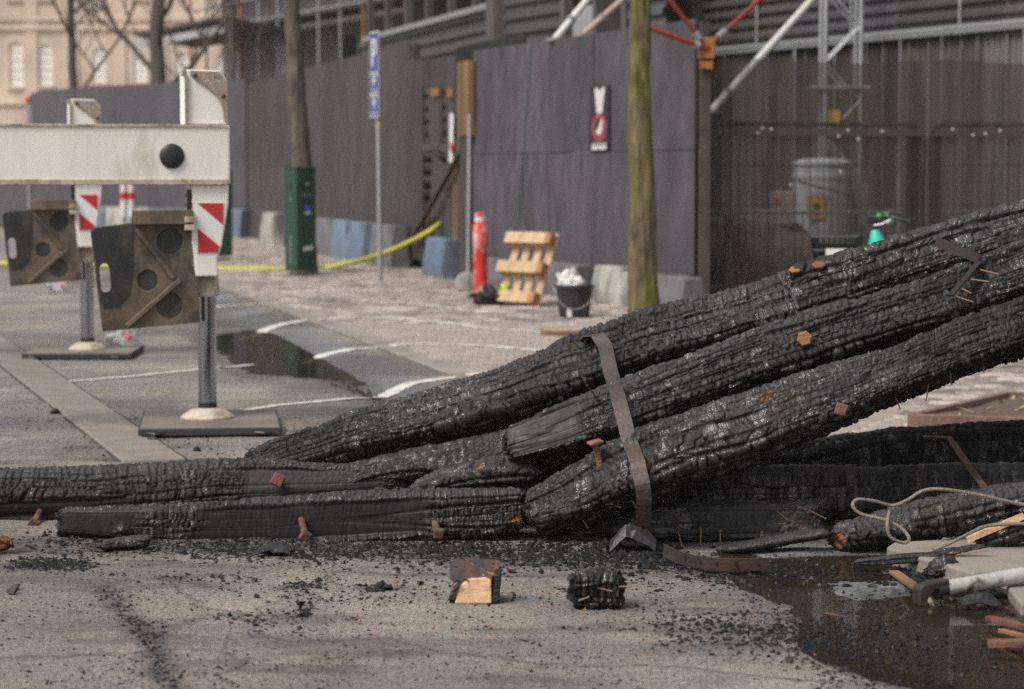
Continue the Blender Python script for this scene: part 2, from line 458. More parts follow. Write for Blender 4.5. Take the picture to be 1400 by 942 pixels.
w1.add([c0 + Vector((0, 0, -.0205)), c0 + E1 * .78 + Vector((0, 0, -.0205)), c1 + E1 * .78 + Vector((0, 0, -.0205)), c1 + Vector((0, 0, -.0205))], [(0, 1, 2, 3)])
tag(w1.build('puddle', mwater), 'dark still puddle in the gutter', kind='structure')
tag(sheet('puddle', .75, 3.6, 5.6, 8.85, -.0135, mwater), 'brown puddle of fire water before the timbers', kind='structure')

# ------------------------------------------------------------------ setts between the gutter and the hoarding
msett = mk('granite_sett', (.36, .305, .272), .6, var=.3, vscale=9, col2=(.24, .195, .175), c2amt=.42, c2scale=1.2, bump=.4, bscale=60)  # base lightened to carry the grazing sky reflection in the colour
_N, _L = msett.node_tree.nodes, msett.node_tree.links                  # every stone its own shade
_g = _N.new('ShaderNodeNewGeometry'); _mr = _N.new('ShaderNodeMapRange'); _mr.inputs['To Min'].default_value = .45; _mr.inputs['To Max'].default_value = 1.35
_L.new(_g.outputs['Random Per Island'], _mr.inputs['Value'])
_b = _N['Principled BSDF']; _src = _b.inputs['Base Color'].links[0].from_socket
_vm = _N.new('ShaderNodeVectorMath'); _vm.operation = 'SCALE'; _L.new(_src, _vm.inputs[0]); _L.new(_mr.outputs[0], _vm.inputs['Scale']); _L.new(_vm.outputs[0], _b.inputs['Base Color'])
mbed = mk('sett_bed', (.05, .042, .037), .9, var=.3, bump=.5)
pav = MB()
PW0, PW1 = .82, 5.6
cs = [D1 * a + E1 * (Q0 + q) for a, q in ((3, PW0), (3, 9.0), (64, 9.0), (64, PW0))]
pav.add([c + Vector((0, 0, -.012)) for c in cs], [(0, 1, 2, 3)])
sett_paving = tag(pav.build('sett_paving', mbed), 'brown grey granite sett paving of the parking bays', kind='structure')
rng = random.Random(5)
def sett_geo(l, w, rg):
    h = .014 + rg.random() * .010; ch = .012
    j = lambda: (rg.random() - .5) * .006
    lo = [(-l / 2, -w / 2, -.02), (l / 2, -w / 2, -.02), (l / 2, w / 2, -.02), (-l / 2, w / 2, -.02)]
    md = [(x * 1.0, y * 1.0, h - ch) for x, y, _ in lo]
    tp = [(x * (1 - 2 * ch / l) + j(), y * (1 - 2 * ch / w) + j(), h + j() * .5) for x, y, _ in lo]
    V = lo + md + tp
    F = [(8, 9, 10, 11)]
    for k in range(4):
        n_ = (k + 1) % 4
        F += [(k, n_, 4 + n_, 4 + k), (4 + k, 4 + n_, 8 + n_, 8 + k)]
    return V, F
variants = []
for k in range(6):
    V, F = sett_geo(.174 + rng.random() * .014, .112, rng)
    me = bpy.data.meshes.new('sett'); me.from_pydata(V, [], F); me.materials.append(msett); variants.append((me, np.array(V), np.array(F)))
sett_spots = []
a = 9.0; row = 0
while a < 52:
    q = PW0 + .1 + (row % 2) * .1
    while q < 7.0:
        p = D1 * a + E1 * (Q0 + q)
        if p.x < .21 * p.y + 2.6 and p.y > 8.6: sett_spots.append((p.x, p.y, rng.random()))
        q += .2055
    a += .1365; row += 1
rz_sett = math.atan2(E1.y, E1.x)
def vis(x, y):
    px, py = CX + x / y * FPX, YH + CAMH / y * FPX
    if 455 < px < 830 and py < 560 - (px - 480) * .27 and py > 400: return True
    return 1105 < px < 1240 and 560 < py < 610 and py > 598 - (px - 1100) * .45
near = sorted([s_ for s_ in sett_spots if vis(s_[0], s_[1])], key=lambda s_: s_[1])[:290]
near_set = set(near)
cr, sr = math.cos(rz_sett), math.sin(rz_sett)
allV, allQ, base = [], [], 0
for s_ in sett_spots:
    if s_ in near_set: continue
    me, V, F = variants[int(s_[2] * 6)]
    W = V.copy(); W[:, 0] = V[:, 0] * cr - V[:, 1] * sr + s_[0]; W[:, 1] = V[:, 0] * sr + V[:, 1] * cr + s_[1]; W[:, 2] += (s_[2] - .5) * .006
    allV.append(W); allQ.append(F + base); base += len(V)
st = np_mesh('setts', np.concatenate(allV), np.concatenate(allQ), msett, parent=sett_paving, smooth=False)
st['kind'] = 'stuff'
og = ORG[sett_paving.name]
for s_ in near:
    o = bpy.data.objects.new('sett', variants[int(s_[2] * 6)][0]); C.objects.link(o); o.parent = sett_paving
    o.location = Vector((s_[0], s_[1], (s_[2] - .5) * .006)) - og; o.rotation_euler = (0, 0, rz_sett)

# channel stones that edge the setts
mchan = mk('channel_stone', (.27, .235, .21), .8, var=.2, vscale=5, col2=(.19, .165, .15), c2amt=.4, bump=.35, bscale=60)
chn = MB(); c0 = D1 * 6 + E1 * (Q0 + .66); c1 = D1 * 56 + E1 * (Q0 + .66)
chn.add([c + E1 * o + Vector((0, 0, z)) for c in (c0, c1) for o, z in ((0, -.03), (0, .004), (.255, .004), (.255, -.03))], [(0, 1, 5, 4), (2, 3, 7, 6)])
ch_o = tag(chn.build('channel', mbed), 'row of channel stones edging the setts', kind='structure')
for k in range(50):
    MB().box(D1 * (6.5 + k) + E1 * (Q0 + .79) + Vector((0, 0, -.008)), (.985, .24, .045), Matrix.Rotation(math.atan2(D1.y, D1.x), 3, 'Z')).build('channel_stone', mchan, ch_o, bevel=.006)

# white bay lines, painted over asphalt, gutter and setts
mline = mk('worn_white_paint', (.62, .60, .56), .7, var=.2, vscale=14, col2=(.34, .30, .27), c2amt=.26, c2scale=7, bump=.3, bscale=60)
def bay_line(pix, w=.105, z=.019):
    pts = [G(x, y, z) for x, y in pix]
    dense = []
    for i in range(len(pts) - 1):
        for k in range(14): dense.append(pts[i].lerp(pts[i + 1], k / 14))
    dense.append(pts[-1])
    m_ = MB(); vs_ = []
    for i, p in enumerate(dense):
        t = (dense[min(i + 1, len(dense) - 1)] - dense[max(i - 1, 0)]).normalized(); s_ = Vector((-t.y, t.x, 0))
        qq = p.dot(E1) - Q0
        p.z = (float(ground_z(np.array([p.x]), np.array([p.y]))[0]) + .005) if qq < .78 else .019
        ww = w * (.93 + .14 * rng.random())
        vs_ += [p - s_ * ww / 2, p + s_ * ww / 2]
    m_.add(vs_, [(2 * i, 2 * i + 2, 2 * i + 3, 2 * i + 1) for i in range(len(dense) - 1)])
    return tag(m_.build('bay_line', mline), 'worn white parking bay line across the setts', kind='structure')
bay_line([(519, 536), (540, 527), (563, 520), (608, 514), (678, 509), (740, 508)])
bay_line([(413, 487), (445, 480), (484, 474), (590, 469), (661, 472), (749, 480), (830, 490)])
bay_line([(331, 456), (370, 444), (413, 436), (528, 434), (605, 440), (678, 450), (758, 454), (850, 462)])
bay_line([(290, 416), (400, 412), (440, 413)], .09)
bay_line([(455, 410), (560, 414), (672, 427)], .09)
bay_line([(295, 395), (400, 392), (480, 387)], .08)
bay_line([(300, 404), (390, 400), (430, 399)], .08)
bay_line([(300, 566), (360, 556), (420, 549), (505, 541)], .07, .007)
bay_line([(75, 522), (180, 514), (290, 502), (345, 493)], .07, .007)

# flush row of kerb stones in the carriageway at the left
mkerb = mk('kerb_stone', (.205, .18, .158), .8, var=.22, vscale=6, col2=(.2, .175, .16), c2amt=.4, bump=.4, bscale=70)
k0, k1 = G(12, 486), G(185, 612)
kd = (k1 - k0).normalized(); k0 = k0 - kd * 6; kn = Vector((-kd.y, kd.x, 0))
kerb_row = MB(); 
kerb_row.add([k0 - kn * .17 + Vector((0, 0, .0015)), k0 + kn * .17 + Vector((0, 0, .0015)), k0 + kd * 13.0 + kn * .17 + Vector((0, 0, .0015)), k0 + kd * 13.0 - kn * .17 + Vector((0, 0, .0015))], [(0, 3, 2, 1)])
kr = tag(kerb_row.build('kerb_row', mbed), 'flush row of pale kerb stones', kind='structure')
for k in range(14):
    c = k0 + kd * (.5 + k * .93)
    MB().box(c + Vector((0, 0, -.02)), (.915, .3, .064), Matrix.Rotation(math.atan2(kd.y, kd.x), 3, 'Z')).build('kerb_stone', mkerb, kr, bevel=.01)

# ================================================================== CHARRED TIMBERS
def char_mat(name, ash_toplit=.45, tone=1.0):
    m, N, L, b = node_mat(name)
    uvn = N.new('ShaderNodeUVMap'); uvn.uv_map = 'uv'
    geo = N.new('ShaderNodeNewGeometry')
    cell = N.new('ShaderNodeAttribute'); cell.attribute_name = 'cell'
    bare = N.new('ShaderNodeAttribute'); bare.attribute_name = 'bare'
    def noise(sc, vec, stretch=(1, 1, 1), det=6, rough=.6):
        mp = N.new('ShaderNodeMapping'); mp.inputs['Scale'].default_value = stretch; L.new(vec, mp.inputs[0])
        n = N.new('ShaderNodeTexNoise'); n.inputs['Scale'].default_value = sc; n.inputs['Detail'].default_value = det; n.inputs['Roughness'].default_value = rough
        L.new(mp.outputs[0], n.inputs['Vector']); return n.outputs[0]
    def mr(inp, a, b_, c, d):
        x = N.new('ShaderNodeMapRange')
        for k, v in zip(('From Min', 'From Max', 'To Min', 'To Max'), (a, b_, c, d)): x.inputs[k].default_value = v
        L.new(inp, x.inputs['Value']); return x.outputs[0]
    def mix(f, a, b_):
        x = N.new('ShaderNodeMix'); x.data_type = 'RGBA'
        for nm, v in (('Factor', f), ('A', a), ('B', b_)):
            if isinstance(v, (int, float)): x.inputs[nm].default_value = v
            elif isinstance(v, tuple): x.inputs[nm].default_value = (*v, 1)
            else: L.new(v, x.inputs[nm])
        return x.outputs['Result']
    def mixf(f, a, b_):
        x = N.new('ShaderNodeMix'); x.data_type = 'FLOAT'; L.new(f, x.inputs['Factor']); L.new(a, x.inputs['A']); x.inputs['B'].default_value = b_; return x.outputs['Result']
    def mul(a, b_):
        x = N.new('ShaderNodeMath'); x.operation = 'MULTIPLY'; L.new(a, x.inputs[0])
        if isinstance(b_, float): x.inputs[1].default_value = b_
        else: L.new(b_, x.inputs[1])
        return x.outputs[0]
    cellf = mr(cell.outputs['Fac'], 0, 1, 0, 1)
    col = mix(cellf, (.006 * tone, .0055 * tone, .0054 * tone), (.034 * tone, .031 * tone, .0315 * tone))
    ashf = mul(mr(noise(5, geo.outputs['Position'], (1, 1, 1), 6, .7), .5, .72, 0, ash_toplit), mr(noise(60, geo.outputs['Position'], (1, 1, 1), 4, .7), .38, .66, 0, 1))
    at_ = N.new('ShaderNodeAttribute'); at_.attribute_name = 'ash_toplit'
    ash_toplit2 = mul(at_.outputs['Fac'], mr(noise(90, geo.outputs['Position'], (1, 1, 1), 5, .75), .36, .66, .1, .85 * ash_toplit / .62))  # upward faces greyed: sky light painted in together with settled ash
    mxa = N.new('ShaderNodeMath'); mxa.operation = 'MAXIMUM'; L.new(ashf, mxa.inputs[0]); L.new(ash_toplit2, mxa.inputs[1])
    col = mix(mxa.outputs[0], col, (.064, .060, .066))
    brown = mr(noise(7, uvn.outputs[0], (.5, 2, 1), 5), .58, .75, 0, .55)
    col = mix(brown, col, (.034, .022, .014))
    wood = mix(noise(30, uvn.outputs[0], (.08, 1, 1), 6), (.09, .032, .012), (.34, .15, .055))
    col = mix(bare.outputs['Fac'], col, wood)
    L.new(col, b.inputs['Base Color'])
    glint = mr(cell.outputs['Fac'], .62, .9, 0, 1)                       # some blocks break with a graphite shine
    rgh = mixf(glint, mr(noise(22, geo.outputs['Position']), .3, .7, .38, .58), .22)
    L.new(rgh, b.inputs['Roughness'])
    L.new(mr(glint, 0, 1, .26, .75), b.inputs['Specular IOR Level'])
    flt = N.new('ShaderNodeAttribute'); flt.attribute_name = 'flat'
    h1 = noise(120, uvn.outputs[0], (.12, 1, 1), 5, .7)      # fibre
    h2 = noise(150, geo.outputs['Position'], (1, 1, 1), 4, .6)
    ad0 = N.new('ShaderNodeMath'); ad0.operation = 'ADD'; L.new(h1, ad0.inputs[0]); L.new(h2, ad0.inputs[1])
    vo = N.new('ShaderNodeTexVoronoi'); vo.feature = 'DISTANCE_TO_EDGE'; vo.inputs['Scale'].default_value = 70
    mpv = N.new('ShaderNodeMapping'); mpv.inputs['Scale'].default_value = (.75, 1.1, 1); L.new(uvn.outputs[0], mpv.inputs[0]); L.new(mpv.outputs[0], vo.inputs['Vector'])
    ad = N.new('ShaderNodeMath'); ad.operation = 'ADD'; L.new(ad0.outputs[0], ad.inputs[0]); L.new(mr(vo.outputs['Distance'], 0, .09, 0, 1.1), ad.inputs[1])
    bp = N.new('ShaderNodeBump'); bp.inputs['Strength'].default_value = .45; bp.inputs['Distance'].default_value = .004
    L.new(mr(flt.outputs['Fac'], 0, 1, .45, .06), bp.inputs['Strength'])
    L.new(ad.outputs[0], bp.inputs['Height']); L.new(bp.outputs[0], b.inputs['Normal'])
    return m
MCHAR = char_mat('charred_oak', .62)
MCHAR3 = char_mat('charred_oak_lifted', .75, 1.9)  # same char, tone raised to offset the shade under the leaning logs
MCHAR2 = char_mat('charred_oak_matt', .25, .7)

def char_beam(name, st, sq=3.2, cell=(.040, .027), depth=.0085, res=.0044, seed=1, mat=None, flat=(), bare=(), lump=.0075, groove=.011, warp=1.0, parent=None, back=.022, fine=1.0, topfine=1.0, endcut=.008):
    """a fire-crazed timber. st: list of (point, width, height, roll); the surface is cracked into raised blocks along the grain.
    flat: (s0, s1, phi0, phi1) patches left planed; bare: (s, phi, rs, rphi) spots of unburnt wood"""
    P_ = np.array([tuple(x[0]) for x in st]); w_ = np.array([x[1] for x in st]); h_ = np.array([x[2] for x in st]); ro_ = np.array([x[3] if len(x) > 3 else 0 for x in st])
    seg = np.linalg.norm(np.diff(P_, axis=0), axis=1); s_ = np.concatenate([[0], np.cumsum(seg)])
    Ltot = s_[-1]; ns = max(8, int(Ltot / res))
    s = np.linspace(0, Ltot, ns)
    def smooth_interp(v):
        y = np.interp(s, s_, v); k = max(3, int(.10 / res)) | 1
        yp = np.concatenate([2 * y[0] - y[k:0:-1], y, 2 * y[-1] - y[-2:-k - 2:-1]]) if len(y) > k + 2 else y
        if len(yp) == len(y): return y
        return np.convolve(yp, np.hanning(k + 2)[1:-1] / np.hanning(k + 2)[1:-1].sum(), 'same')[k:-k]
    Cn = np.stack([smooth_interp(P_[:, i]) for i in range(3)], 1); w = np.interp(s, s_, w_); h = np.interp(s, s_, h_); ro = np.interp(s, s_, ro_)
    T = np.gradient(Cn, s, axis=0); T /= np.linalg.norm(T, axis=1)[:, None]
    side = np.cross(T, np.array([0, 0, 1.0])); side /= np.linalg.norm(side, axis=1)[:, None]; up = np.cross(side, T)
    c, sn = np.cos(ro)[:, None], np.sin(ro)[:, None]
    side, up = side * c + up * sn, up * c - side * sn
    # section sampled by arc length, finer on the side that faces the street
    ph = np.linspace(-math.pi, math.pi, 2001)
    wm, hm = w.mean(), h.mean()
    cx = np.sign(np.cos(ph)) * np.abs(np.cos(ph)) ** (2 / sq); cy = np.sign(np.sin(ph)) * np.abs(np.sin(ph)) ** (2 / sq)
    al = np.concatenate([[0], np.cumsum(np.hypot(np.diff(cx) * wm / 2, np.diff(cy) * hm / 2))])
    tl = [0.0]
    while tl[-1] < al[-1] - res * .6:
        p_ = np.interp(tl[-1], al, ph)
        tl.append(tl[-1] + (res if -1.25 - ro_[0] < p_ < 2.0 - ro_[0] else back))
    tl = np.array(tl[:-1] if al[-1] - tl[-1] < res * .5 else tl); nt = len(tl)
    pj = np.interp(tl, al, ph)
    ux = np.sign(np.cos(pj)) * np.abs(np.cos(pj)) ** (2 / sq); uy = np.sign(np.sin(pj)) * np.abs(np.sin(pj)) ** (2 / sq)
    nx = np.sign(np.cos(pj)) * np.abs(np.cos(pj)) ** (2 - 2 / sq) / wm; ny = np.sign(np.sin(pj)) * np.abs(np.sin(pj)) ** (2 - 2 / sq) / hm
    nl = np.hypot(nx, ny); nx /= nl; ny /= nl
    Sg, Tg = np.meshgrid(s, tl, indexing='ij'); Pg = np.broadcast_to(pj[None, :], Sg.shape)
    # ---- crazing
    so = Sg + seed * 7.31
    ww = warp * .009
    a_ = so + ww * (fbm(so * 9, Tg * 9, seed + 1, 2) - .5) * 2
    b_ = Tg + ww * 1.3 * (fbm(so * 5, Tg * 7, seed + 2, 2) - .5) * 2
    b_ = b_ + .020 * (vn(Tg * 37 + seed, Tg * 0, seed + 4) - .5) + .010 * (vn(Tg * 90, so * .6, seed + 6) - .5)
    size = fbm(so * 1.7, Tg * 3, seed + 3, 2)
    big = sm(.57, .66, fbm(so * 1.3 + 9, Tg * 4, seed + 130, 2))
    dx1, dy1, cid, ti1 = bricks(a_ / cell[0], b_ / cell[1], seed + 11)
    dx3, dy3, cid3, ti3 = bricks(a_ / (cell[0] * 1.9) + 7, b_ / (cell[1] * 1.45), seed + 141, .8, .9)
    dx2, dy2, cid2, ti2 = bricks(a_ / (cell[0] * .55) + 31, b_ / (cell[1] * .58), seed + 41)
    up_ang = Pg + ro[:, None]
    n_up = nx[None, :] * np.sin(ro)[:, None] + ny[None, :] * np.cos(ro)[:, None]
    top = sm(.18, .55, n_up)
    mfine = np.clip(sm(.52, .62, size) * fine + .25 * top * topfine, 0, 1) * (1 - big)
    def block_relief(dx, dy, cl, cw, cid_, ti, k):
        ex = np.clip(dx * cl / (.0052 * k), 0, 1); ey = np.clip(dy * cw / (.0052 * k) + 1.2 * sm(.55, .75, fbm(so * 4, Tg * 6, seed + 55, 2)), 0, 1)
        e = np.minimum(1 - (1 - ex) ** 2, 1 - (1 - ey) ** 2)
        pil = (1 - (1 - np.clip(dx * 2, 0, 1)) ** 2.2) * (1 - (1 - np.clip(dy * 2, 0, 1)) ** 2.2)
        return e * 1.05 + .22 * pil + (cid_ - .5) * .7 + ti * 1.15
    hA = block_relief(dx1, dy1, cell[0], cell[1], cid, ti1, 1.0) + .12 * np.clip(dx2 * 5, 0, 1)
    hB = block_relief(dx2, dy2, cell[0] * .55, cell[1] * .58, cid2, ti2, .8) * .62
    hC = block_relief(dx3, dy3, cell[0] * 1.9, cell[1] * 1.45, cid3, ti3 * .6, 1.15) * 1.15 + .15 * np.clip(dx1 * 5, 0, 1)
    hA = hA * (1 - big) + hC * big
    rel = hA * (1 - mfine) + (hB + (cid - .5) * .4) * mfine
    # long splits along the grain
    gn = fbm(so * .55, Tg * 16 + .8 * fbm(so * 1.6, Tg * 2, seed + 61, 2), seed + 60, 2)
    split = 1 - sm(.0, .045, np.abs(gn - .5))
    gn2 = fbm(so * .9, Tg * 34, seed + 66, 2)
    split2 = 1 - sm(.0, .035, np.abs(gn2 - .5))
    amp = .75 + .9 * fbm(so * 2.3, Tg * 4, seed + 70, 2)
    fm = np.zeros(Sg.shape)
    for (s0, s1, p0, p1) in flat:
        jag = .05 * (fbm(so * 6, Tg * 20, seed + 80, 3) - .5)
        fm = np.maximum(fm, sm(s0 - .04, s0 + .03, Sg + jag) * (1 - sm(s1 - .03, s1 + .04, Sg + jag)) * sm(p0 - .1, p0 + .05, Pg + jag * 6) * (1 - sm(p1 - .05, p1 + .1, Pg + jag * 6)))
    disp = depth * rel * amp * (1 - .93 * fm) - groove * split * (.5 + size) * (1 - .8 * fm) - groove * .3 * split2 * (1 - .6 * fm)
    disp += lump * (fbm(so * 3.1, Tg * 5, seed + 90, 3) - .5) * 2 * (1 - .6 * fm) + lump * .7 * (fbm(so * 1.1, Tg * 2, seed + 91, 2) - .5) * 2
    disp -= .008 * fm
    chunk = sm(.58, .63, fbm(so * 2.6 + 5, Tg * 7, seed + 120, 2)); disp -= .012 * chunk * (1 - fm)
    disp = np.where(True, disp * (1 - .22 * top * topfine), disp)
    # ragged ends
    ed = np.minimum(Sg, Ltot - Sg); en = .06 * fbm(Tg * 30, Sg * 8, seed + 95, 3)
    fade = sm(-.01, .035, ed - en * .4)
    disp = disp * (.5 + .5 * fade) - endcut * (1 - fade)
    br = np.zeros(Sg.shape)
    for (bs, bp_, rs, rp) in bare:
        d = np.sqrt(((Sg - bs) / rs) ** 2 + ((Pg - bp_) / rp) ** 2) + .9 * (fbm(so * 14, Tg * 60, seed + 99, 3) - .5)
        k = 1 - sm(.75, 1.0, d); br = np.maximum(br, k); disp -= .006 * k
    ox = ux[None, :] * w[:, None] / 2 + nx[None, :] * disp; oy = uy[None, :] * h[:, None] / 2 + ny[None, :] * disp
    V = Cn[:, None, :] + side[:, None, :] * ox[..., None] + up[:, None, :] * oy[..., None]
    V[..., :] += T[:, None, :] * (np.where(Sg < Ltot / 2, 1, -1) * (1 - sm(0, .03, ed)) * en * .6)[..., None]
    V = V.reshape(-1, 3)
    idx = np.arange(ns * nt).reshape(ns, nt); r2 = np.roll(idx, -1, 1)
    Qd = np.stack([idx[:-1], idx[1:], r2[1:], r2[:-1]], -1).reshape(-1, 4)
    cellv = (cid * (1 - mfine) + cid2 * mfine) * (1 - .8 * fm)
    cellv = np.clip(cellv * .9 + .5 * (fbm(so * 1.5, Tg * 3, seed + 97, 2) - .4), 0, 1).ravel(); brv = br.ravel()
    uvv = np.stack([Sg, Tg], -1).reshape(-1, 2)
    ash_toplit_v = (top * (.35 + .9 * sm(.4, .62, fbm(so * 2.2, Tg * 5, seed + 77, 3)))).ravel()  # upward-normal mask for the painted sky-lit grey and settled ash
    flv = fm.ravel()
    # broken end faces: rings shrinking to the middle, pushed in and out
    extraV, extraQ, ec, eb, eu = [], [], [], [], []
    for endi, sgn in ((0, -1), (ns - 1, 1)):
        prev = idx[endi]; cen = V[prev].mean(0)
        for ri, rr_ in enumerate((.82, .6, .36, .1)):
            ang = pj; nz_ = vn(np.cos(ang) * 3 + ri * 2.3 + seed, np.sin(ang) * 3 + endi, seed + 7) - .35
            pts = cen + (V[idx[endi]] - cen) * rr_ + T[endi] * sgn * (nz_ * .035 * (1 + ri * .2))[:, None]
            st_ = len(V) + sum(len(x) for x in extraV)
            cur = np.arange(st_, st_ + nt); extraV.append(pts)
            pr, cr_ = np.roll(prev, -1), np.roll(cur, -1)
            q = np.stack([prev, pr, cr_, cur], -1) if sgn > 0 else np.stack([prev, cur, cr_, pr], -1)
            extraQ.append(q); ec.append(nz_ + .4); eb.append(np.zeros(nt)); eu.append(np.stack([np.full(nt, s[endi]), tl * rr_], -1)); prev = cur
        # close the last little ring
        st_ = len(V) + sum(len(x) for x in extraV); extraV.append(cen[None, :]); ec.append(np.array([.4])); eb.append(np.array([0.])); eu.append(np.array([[s[endi], 0]]))
        pr = np.roll(prev, -1); k2 = np.full(nt, st_)
        n2 = nt // 2 * 2
        a0, a1, a2 = prev[0:n2:2], pr[0:n2:2], np.roll(prev, -2)[0:n2:2]
        q = np.stack([a0, a1, a2, k2[:len(a0)]], -1)
        extraQ.append(q if sgn > 0 else q[:, ::-1])
    V = np.concatenate([V] + extraV); Qd = np.concatenate([Qd] + extraQ)
    cellv = np.concatenate([cellv] + ec); brv = np.concatenate([brv] + eb); ash_toplit_v = np.concatenate([ash_toplit_v] + eb); flv = np.concatenate([flv] + eb); uvv = np.concatenate([uvv] + eu)
    base_o = (float(Cn[:, 0].mean()), float(Cn[:, 1].mean()), float(V[:, 2].min()))
    return np_mesh(name, V, Qd, mat or MCHAR, parent=parent, origin=base_o, attrs=dict(cell=cellv, bare=brv, ash_toplit=ash_toplit_v, flat=flv), uv=uvv)

def st_(pix, D, wv):
    """stations from photo pixels (x, centre y) with a depth and (width, height[, roll])"""
    out = []
    for i, (x, y) in enumerate(pix):
        d = D if isinstance(D, (int, float)) else D[i]; q = wv if isinstance(wv, tuple) else wv[i]
        out.append((P(x, y, d),) + tuple(q))
    return out

GRP = 'charred roof timbers heaped on the street'
def beam(label, *a, **k): return tag(char_beam('charred_timber', *a, **k), label, 'charred timber', GRP)

beamA = beam('longest charred log, topmost of the leaning timbers, with a bent bracket on it',
    st_([(338, 640), (400, 626), (480, 604), (600, 572), (700, 545), (800, 509), (900, 471), (1000, 441), (1141, 399), (1280, 352), (1400, 315), (1560, 264), (1900, 155)],
        [9.95, 9.9, 9.85, 9.75, 9.65, 9.55, 9.5, 9.5, 9.5, 9.55, 9.6, 9.7, 9.9],
        [(.09, .10, 0.55), (.14, .125, 0.55), (.19, .16, 0.55), (.21, .19, 0.55), (.22, .21, 0.55), (.23, .22, 0.55), (.23, .21, 0.55), (.22, .20, 0.55), (.22, .20, 0.55), (.195, .175, 0.55), (.18, .165, 0.55), (.18, .165, 0.55), (.18, .165, 0.55)]), sq=6.5, res=.0033, seed=3, cell=(.031, .027), depth=.014,
    bare=[(1.32, .3, .014, .06)])
beamB = beam('middle charred log of the leaning stack with an orange hexagonal nut',
    st_([(694, 615), (760, 596), (850, 563), (956, 523), (1070, 480), (1164, 452), (1282, 415), (1400, 370), (1560, 310), (1880, 190)],
        [9.24, 9.22, 9.2, 9.2, 9.22, 9.25, 9.3, 9.35, 9.45, 9.65],
        [(.15, .13, 0.45), (.18, .16, 0.45), (.19, .18, 0.45), (.19, .175, 0.45), (.19, .18, 0.45), (.19, .18, 0.45), (.19, .18, 0.45), (.2, .19, 0.45), (.2, .19, 0.45), (.2, .19, 0.45)]), sq=7, res=.0033, seed=8, cell=(.034, .026), depth=.013, groove=.016,
    flat=[(.02, .32, -.6, .5)])
beamC = beam('lowest charred log of the leaning stack with a red square nut on its face',
    st_([(722, 705), (780, 684), (850, 648), (909, 625), (1007, 591), (1101, 556), (1204, 520), (1302, 482), (1400, 447), (1560, 390), (1860, 283)],
        [8.98, 8.97, 8.96, 8.96, 8.97, 9.0, 9.05, 9.1, 9.15, 9.25, 9.45],
        [(.15, .125, 0.5), (.19, .18, 0.5), (.21, .21, 0.5), (.21, .215, 0.5), (.21, .215, 0.5), (.2, .20, 0.5), (.19, .18, 0.5), (.18, .165, 0.5), (.18, .16, 0.5), (.18, .16, 0.5), (.18, .16, 0.5)]), sq=6.5, res=.0033, seed=14, cell=(.035, .026), depth=.014, groove=.015,
    bare=[(.98, .1, .035, .07)])
beamK = beam('charred timber wedged behind the middle and lowest leaning logs',
    st_([(600, 655), (720, 637), (900, 590), (1100, 522), (1300, 452), (1400, 418), (1560, 360)], [9.5, 9.48, 9.45, 9.45, 9.5, 9.55, 9.6], (.17, .19, 0.4)), sq=4, seed=21, mat=MCHAR2, res=.0065)
beamD = beam('charred log with a pointed tip lying behind the flat faced timber',
    st_([(-560, 686), (-160, 684), (0, 680), (120, 677), (200, 672), (300, 665), (400, 662), (480, 660), (530, 660), (566, 663)],
        [9.66, 9.62, 9.6, 9.58, 9.56, 9.54, 9.52, 9.5, 9.48, 9.46],
        [(.21, .19, 0.35), (.21, .19, 0.35), (.21, .19, 0.35), (.21, .19, 0.35), (.2, .19, 0.35), (.19, .19, 0.35), (.18, .17, 0.35), (.14, .13, 0.35), (.10, .075, 0.35), (.03, .025, 0.35)]), sq=4.5, res=.0036, seed=27, cell=(.027, .034), depth=.013,
    flat=[(1.66, 2.2, -1.2, -.15), (2.66, 3.2, -1.2, .2)])
beamE = beam('squared charred timber with planed black face and two rusty bolts',
    st_([(80, 711), (135, 714), (200, 716), (300, 716), (400, 714), (500, 708), (600, 702), (680, 697), (724, 692)],
        [9.1, 9.1, 9.09, 9.08, 9.07, 9.06, 9.05, 9.04, 9.03],
        [(.16, .10, 0.1), (.17, .115, 0.1), (.17, .135, 0.1), (.18, .15, 0.1), (.18, .16, 0.1), (.18, .17, 0.1), (.18, .165, 0.1), (.17, .155, 0.1), (.16, .135, 0.1)]), sq=6, res=.0036, seed=33, cell=(.020, .04), depth=.013, lump=.008,
    flat=[(.0, .33, -1.1, 1.0), (.56, 1.42, -.42, .5)], bare=[(1.76, -.25, .045, .22)])
beamF = beam('short charred timber under the topmost log, ending beside the middle log',
    st_([(430, 664), (520, 650), (600, 634), (700, 610), (760, 596)], [9.52, 9.5, 9.47, 9.45, 9.43], [(.1, .09, 0.5), (.14, .12, 0.5), (.15, .14, 0.5), (.15, .14, 0.5), (.15, .14, 0.5)]), sq=3.6, seed=39, cell=(.03, .035))
beamF2 = beam('broken charred stub with a splintered tip above the flat faced timber',
    st_([(560, 672), (620, 657), (680, 648), (742, 650)], [9.26, 9.25, 9.24, 9.22], [(.08, .06), (.13, .11), (.14, .13), (.1, .09)]), sq=2.4, seed=45, cell=(.028, .03), depth=.014, bare=[(.29, .6, .016, .16)])
beamG3 = beam('short squared charred timber lying under the lowest leaning log',
    st_([(740, 715), (860, 712), (1000, 712), (1122, 711)], [9.12, 9.11, 9.1, 9.09], [(.15, .11, 0.12), (.16, .13, 0.12), (.17, .14, 0.12), (.17, .14, 0.12)]), sq=5.5, seed=51, mat=MCHAR3, cell=(.05, .018), depth=.006, lump=.009, flat=[(.62, .86, -.5, .6)])
beamG2 = beam('long level charred timber lying behind the short squared one',
    st_([(700, 690), (900, 678), (1100, 674), (1300, 672), (1400, 672), (1900, 672)], [9.48, 9.46, 9.45, 9.44, 9.44, 9.44], (.19, .19, 0.3)), sq=5, seed=57, mat=MCHAR3, cell=(.024, .05), depth=.009)
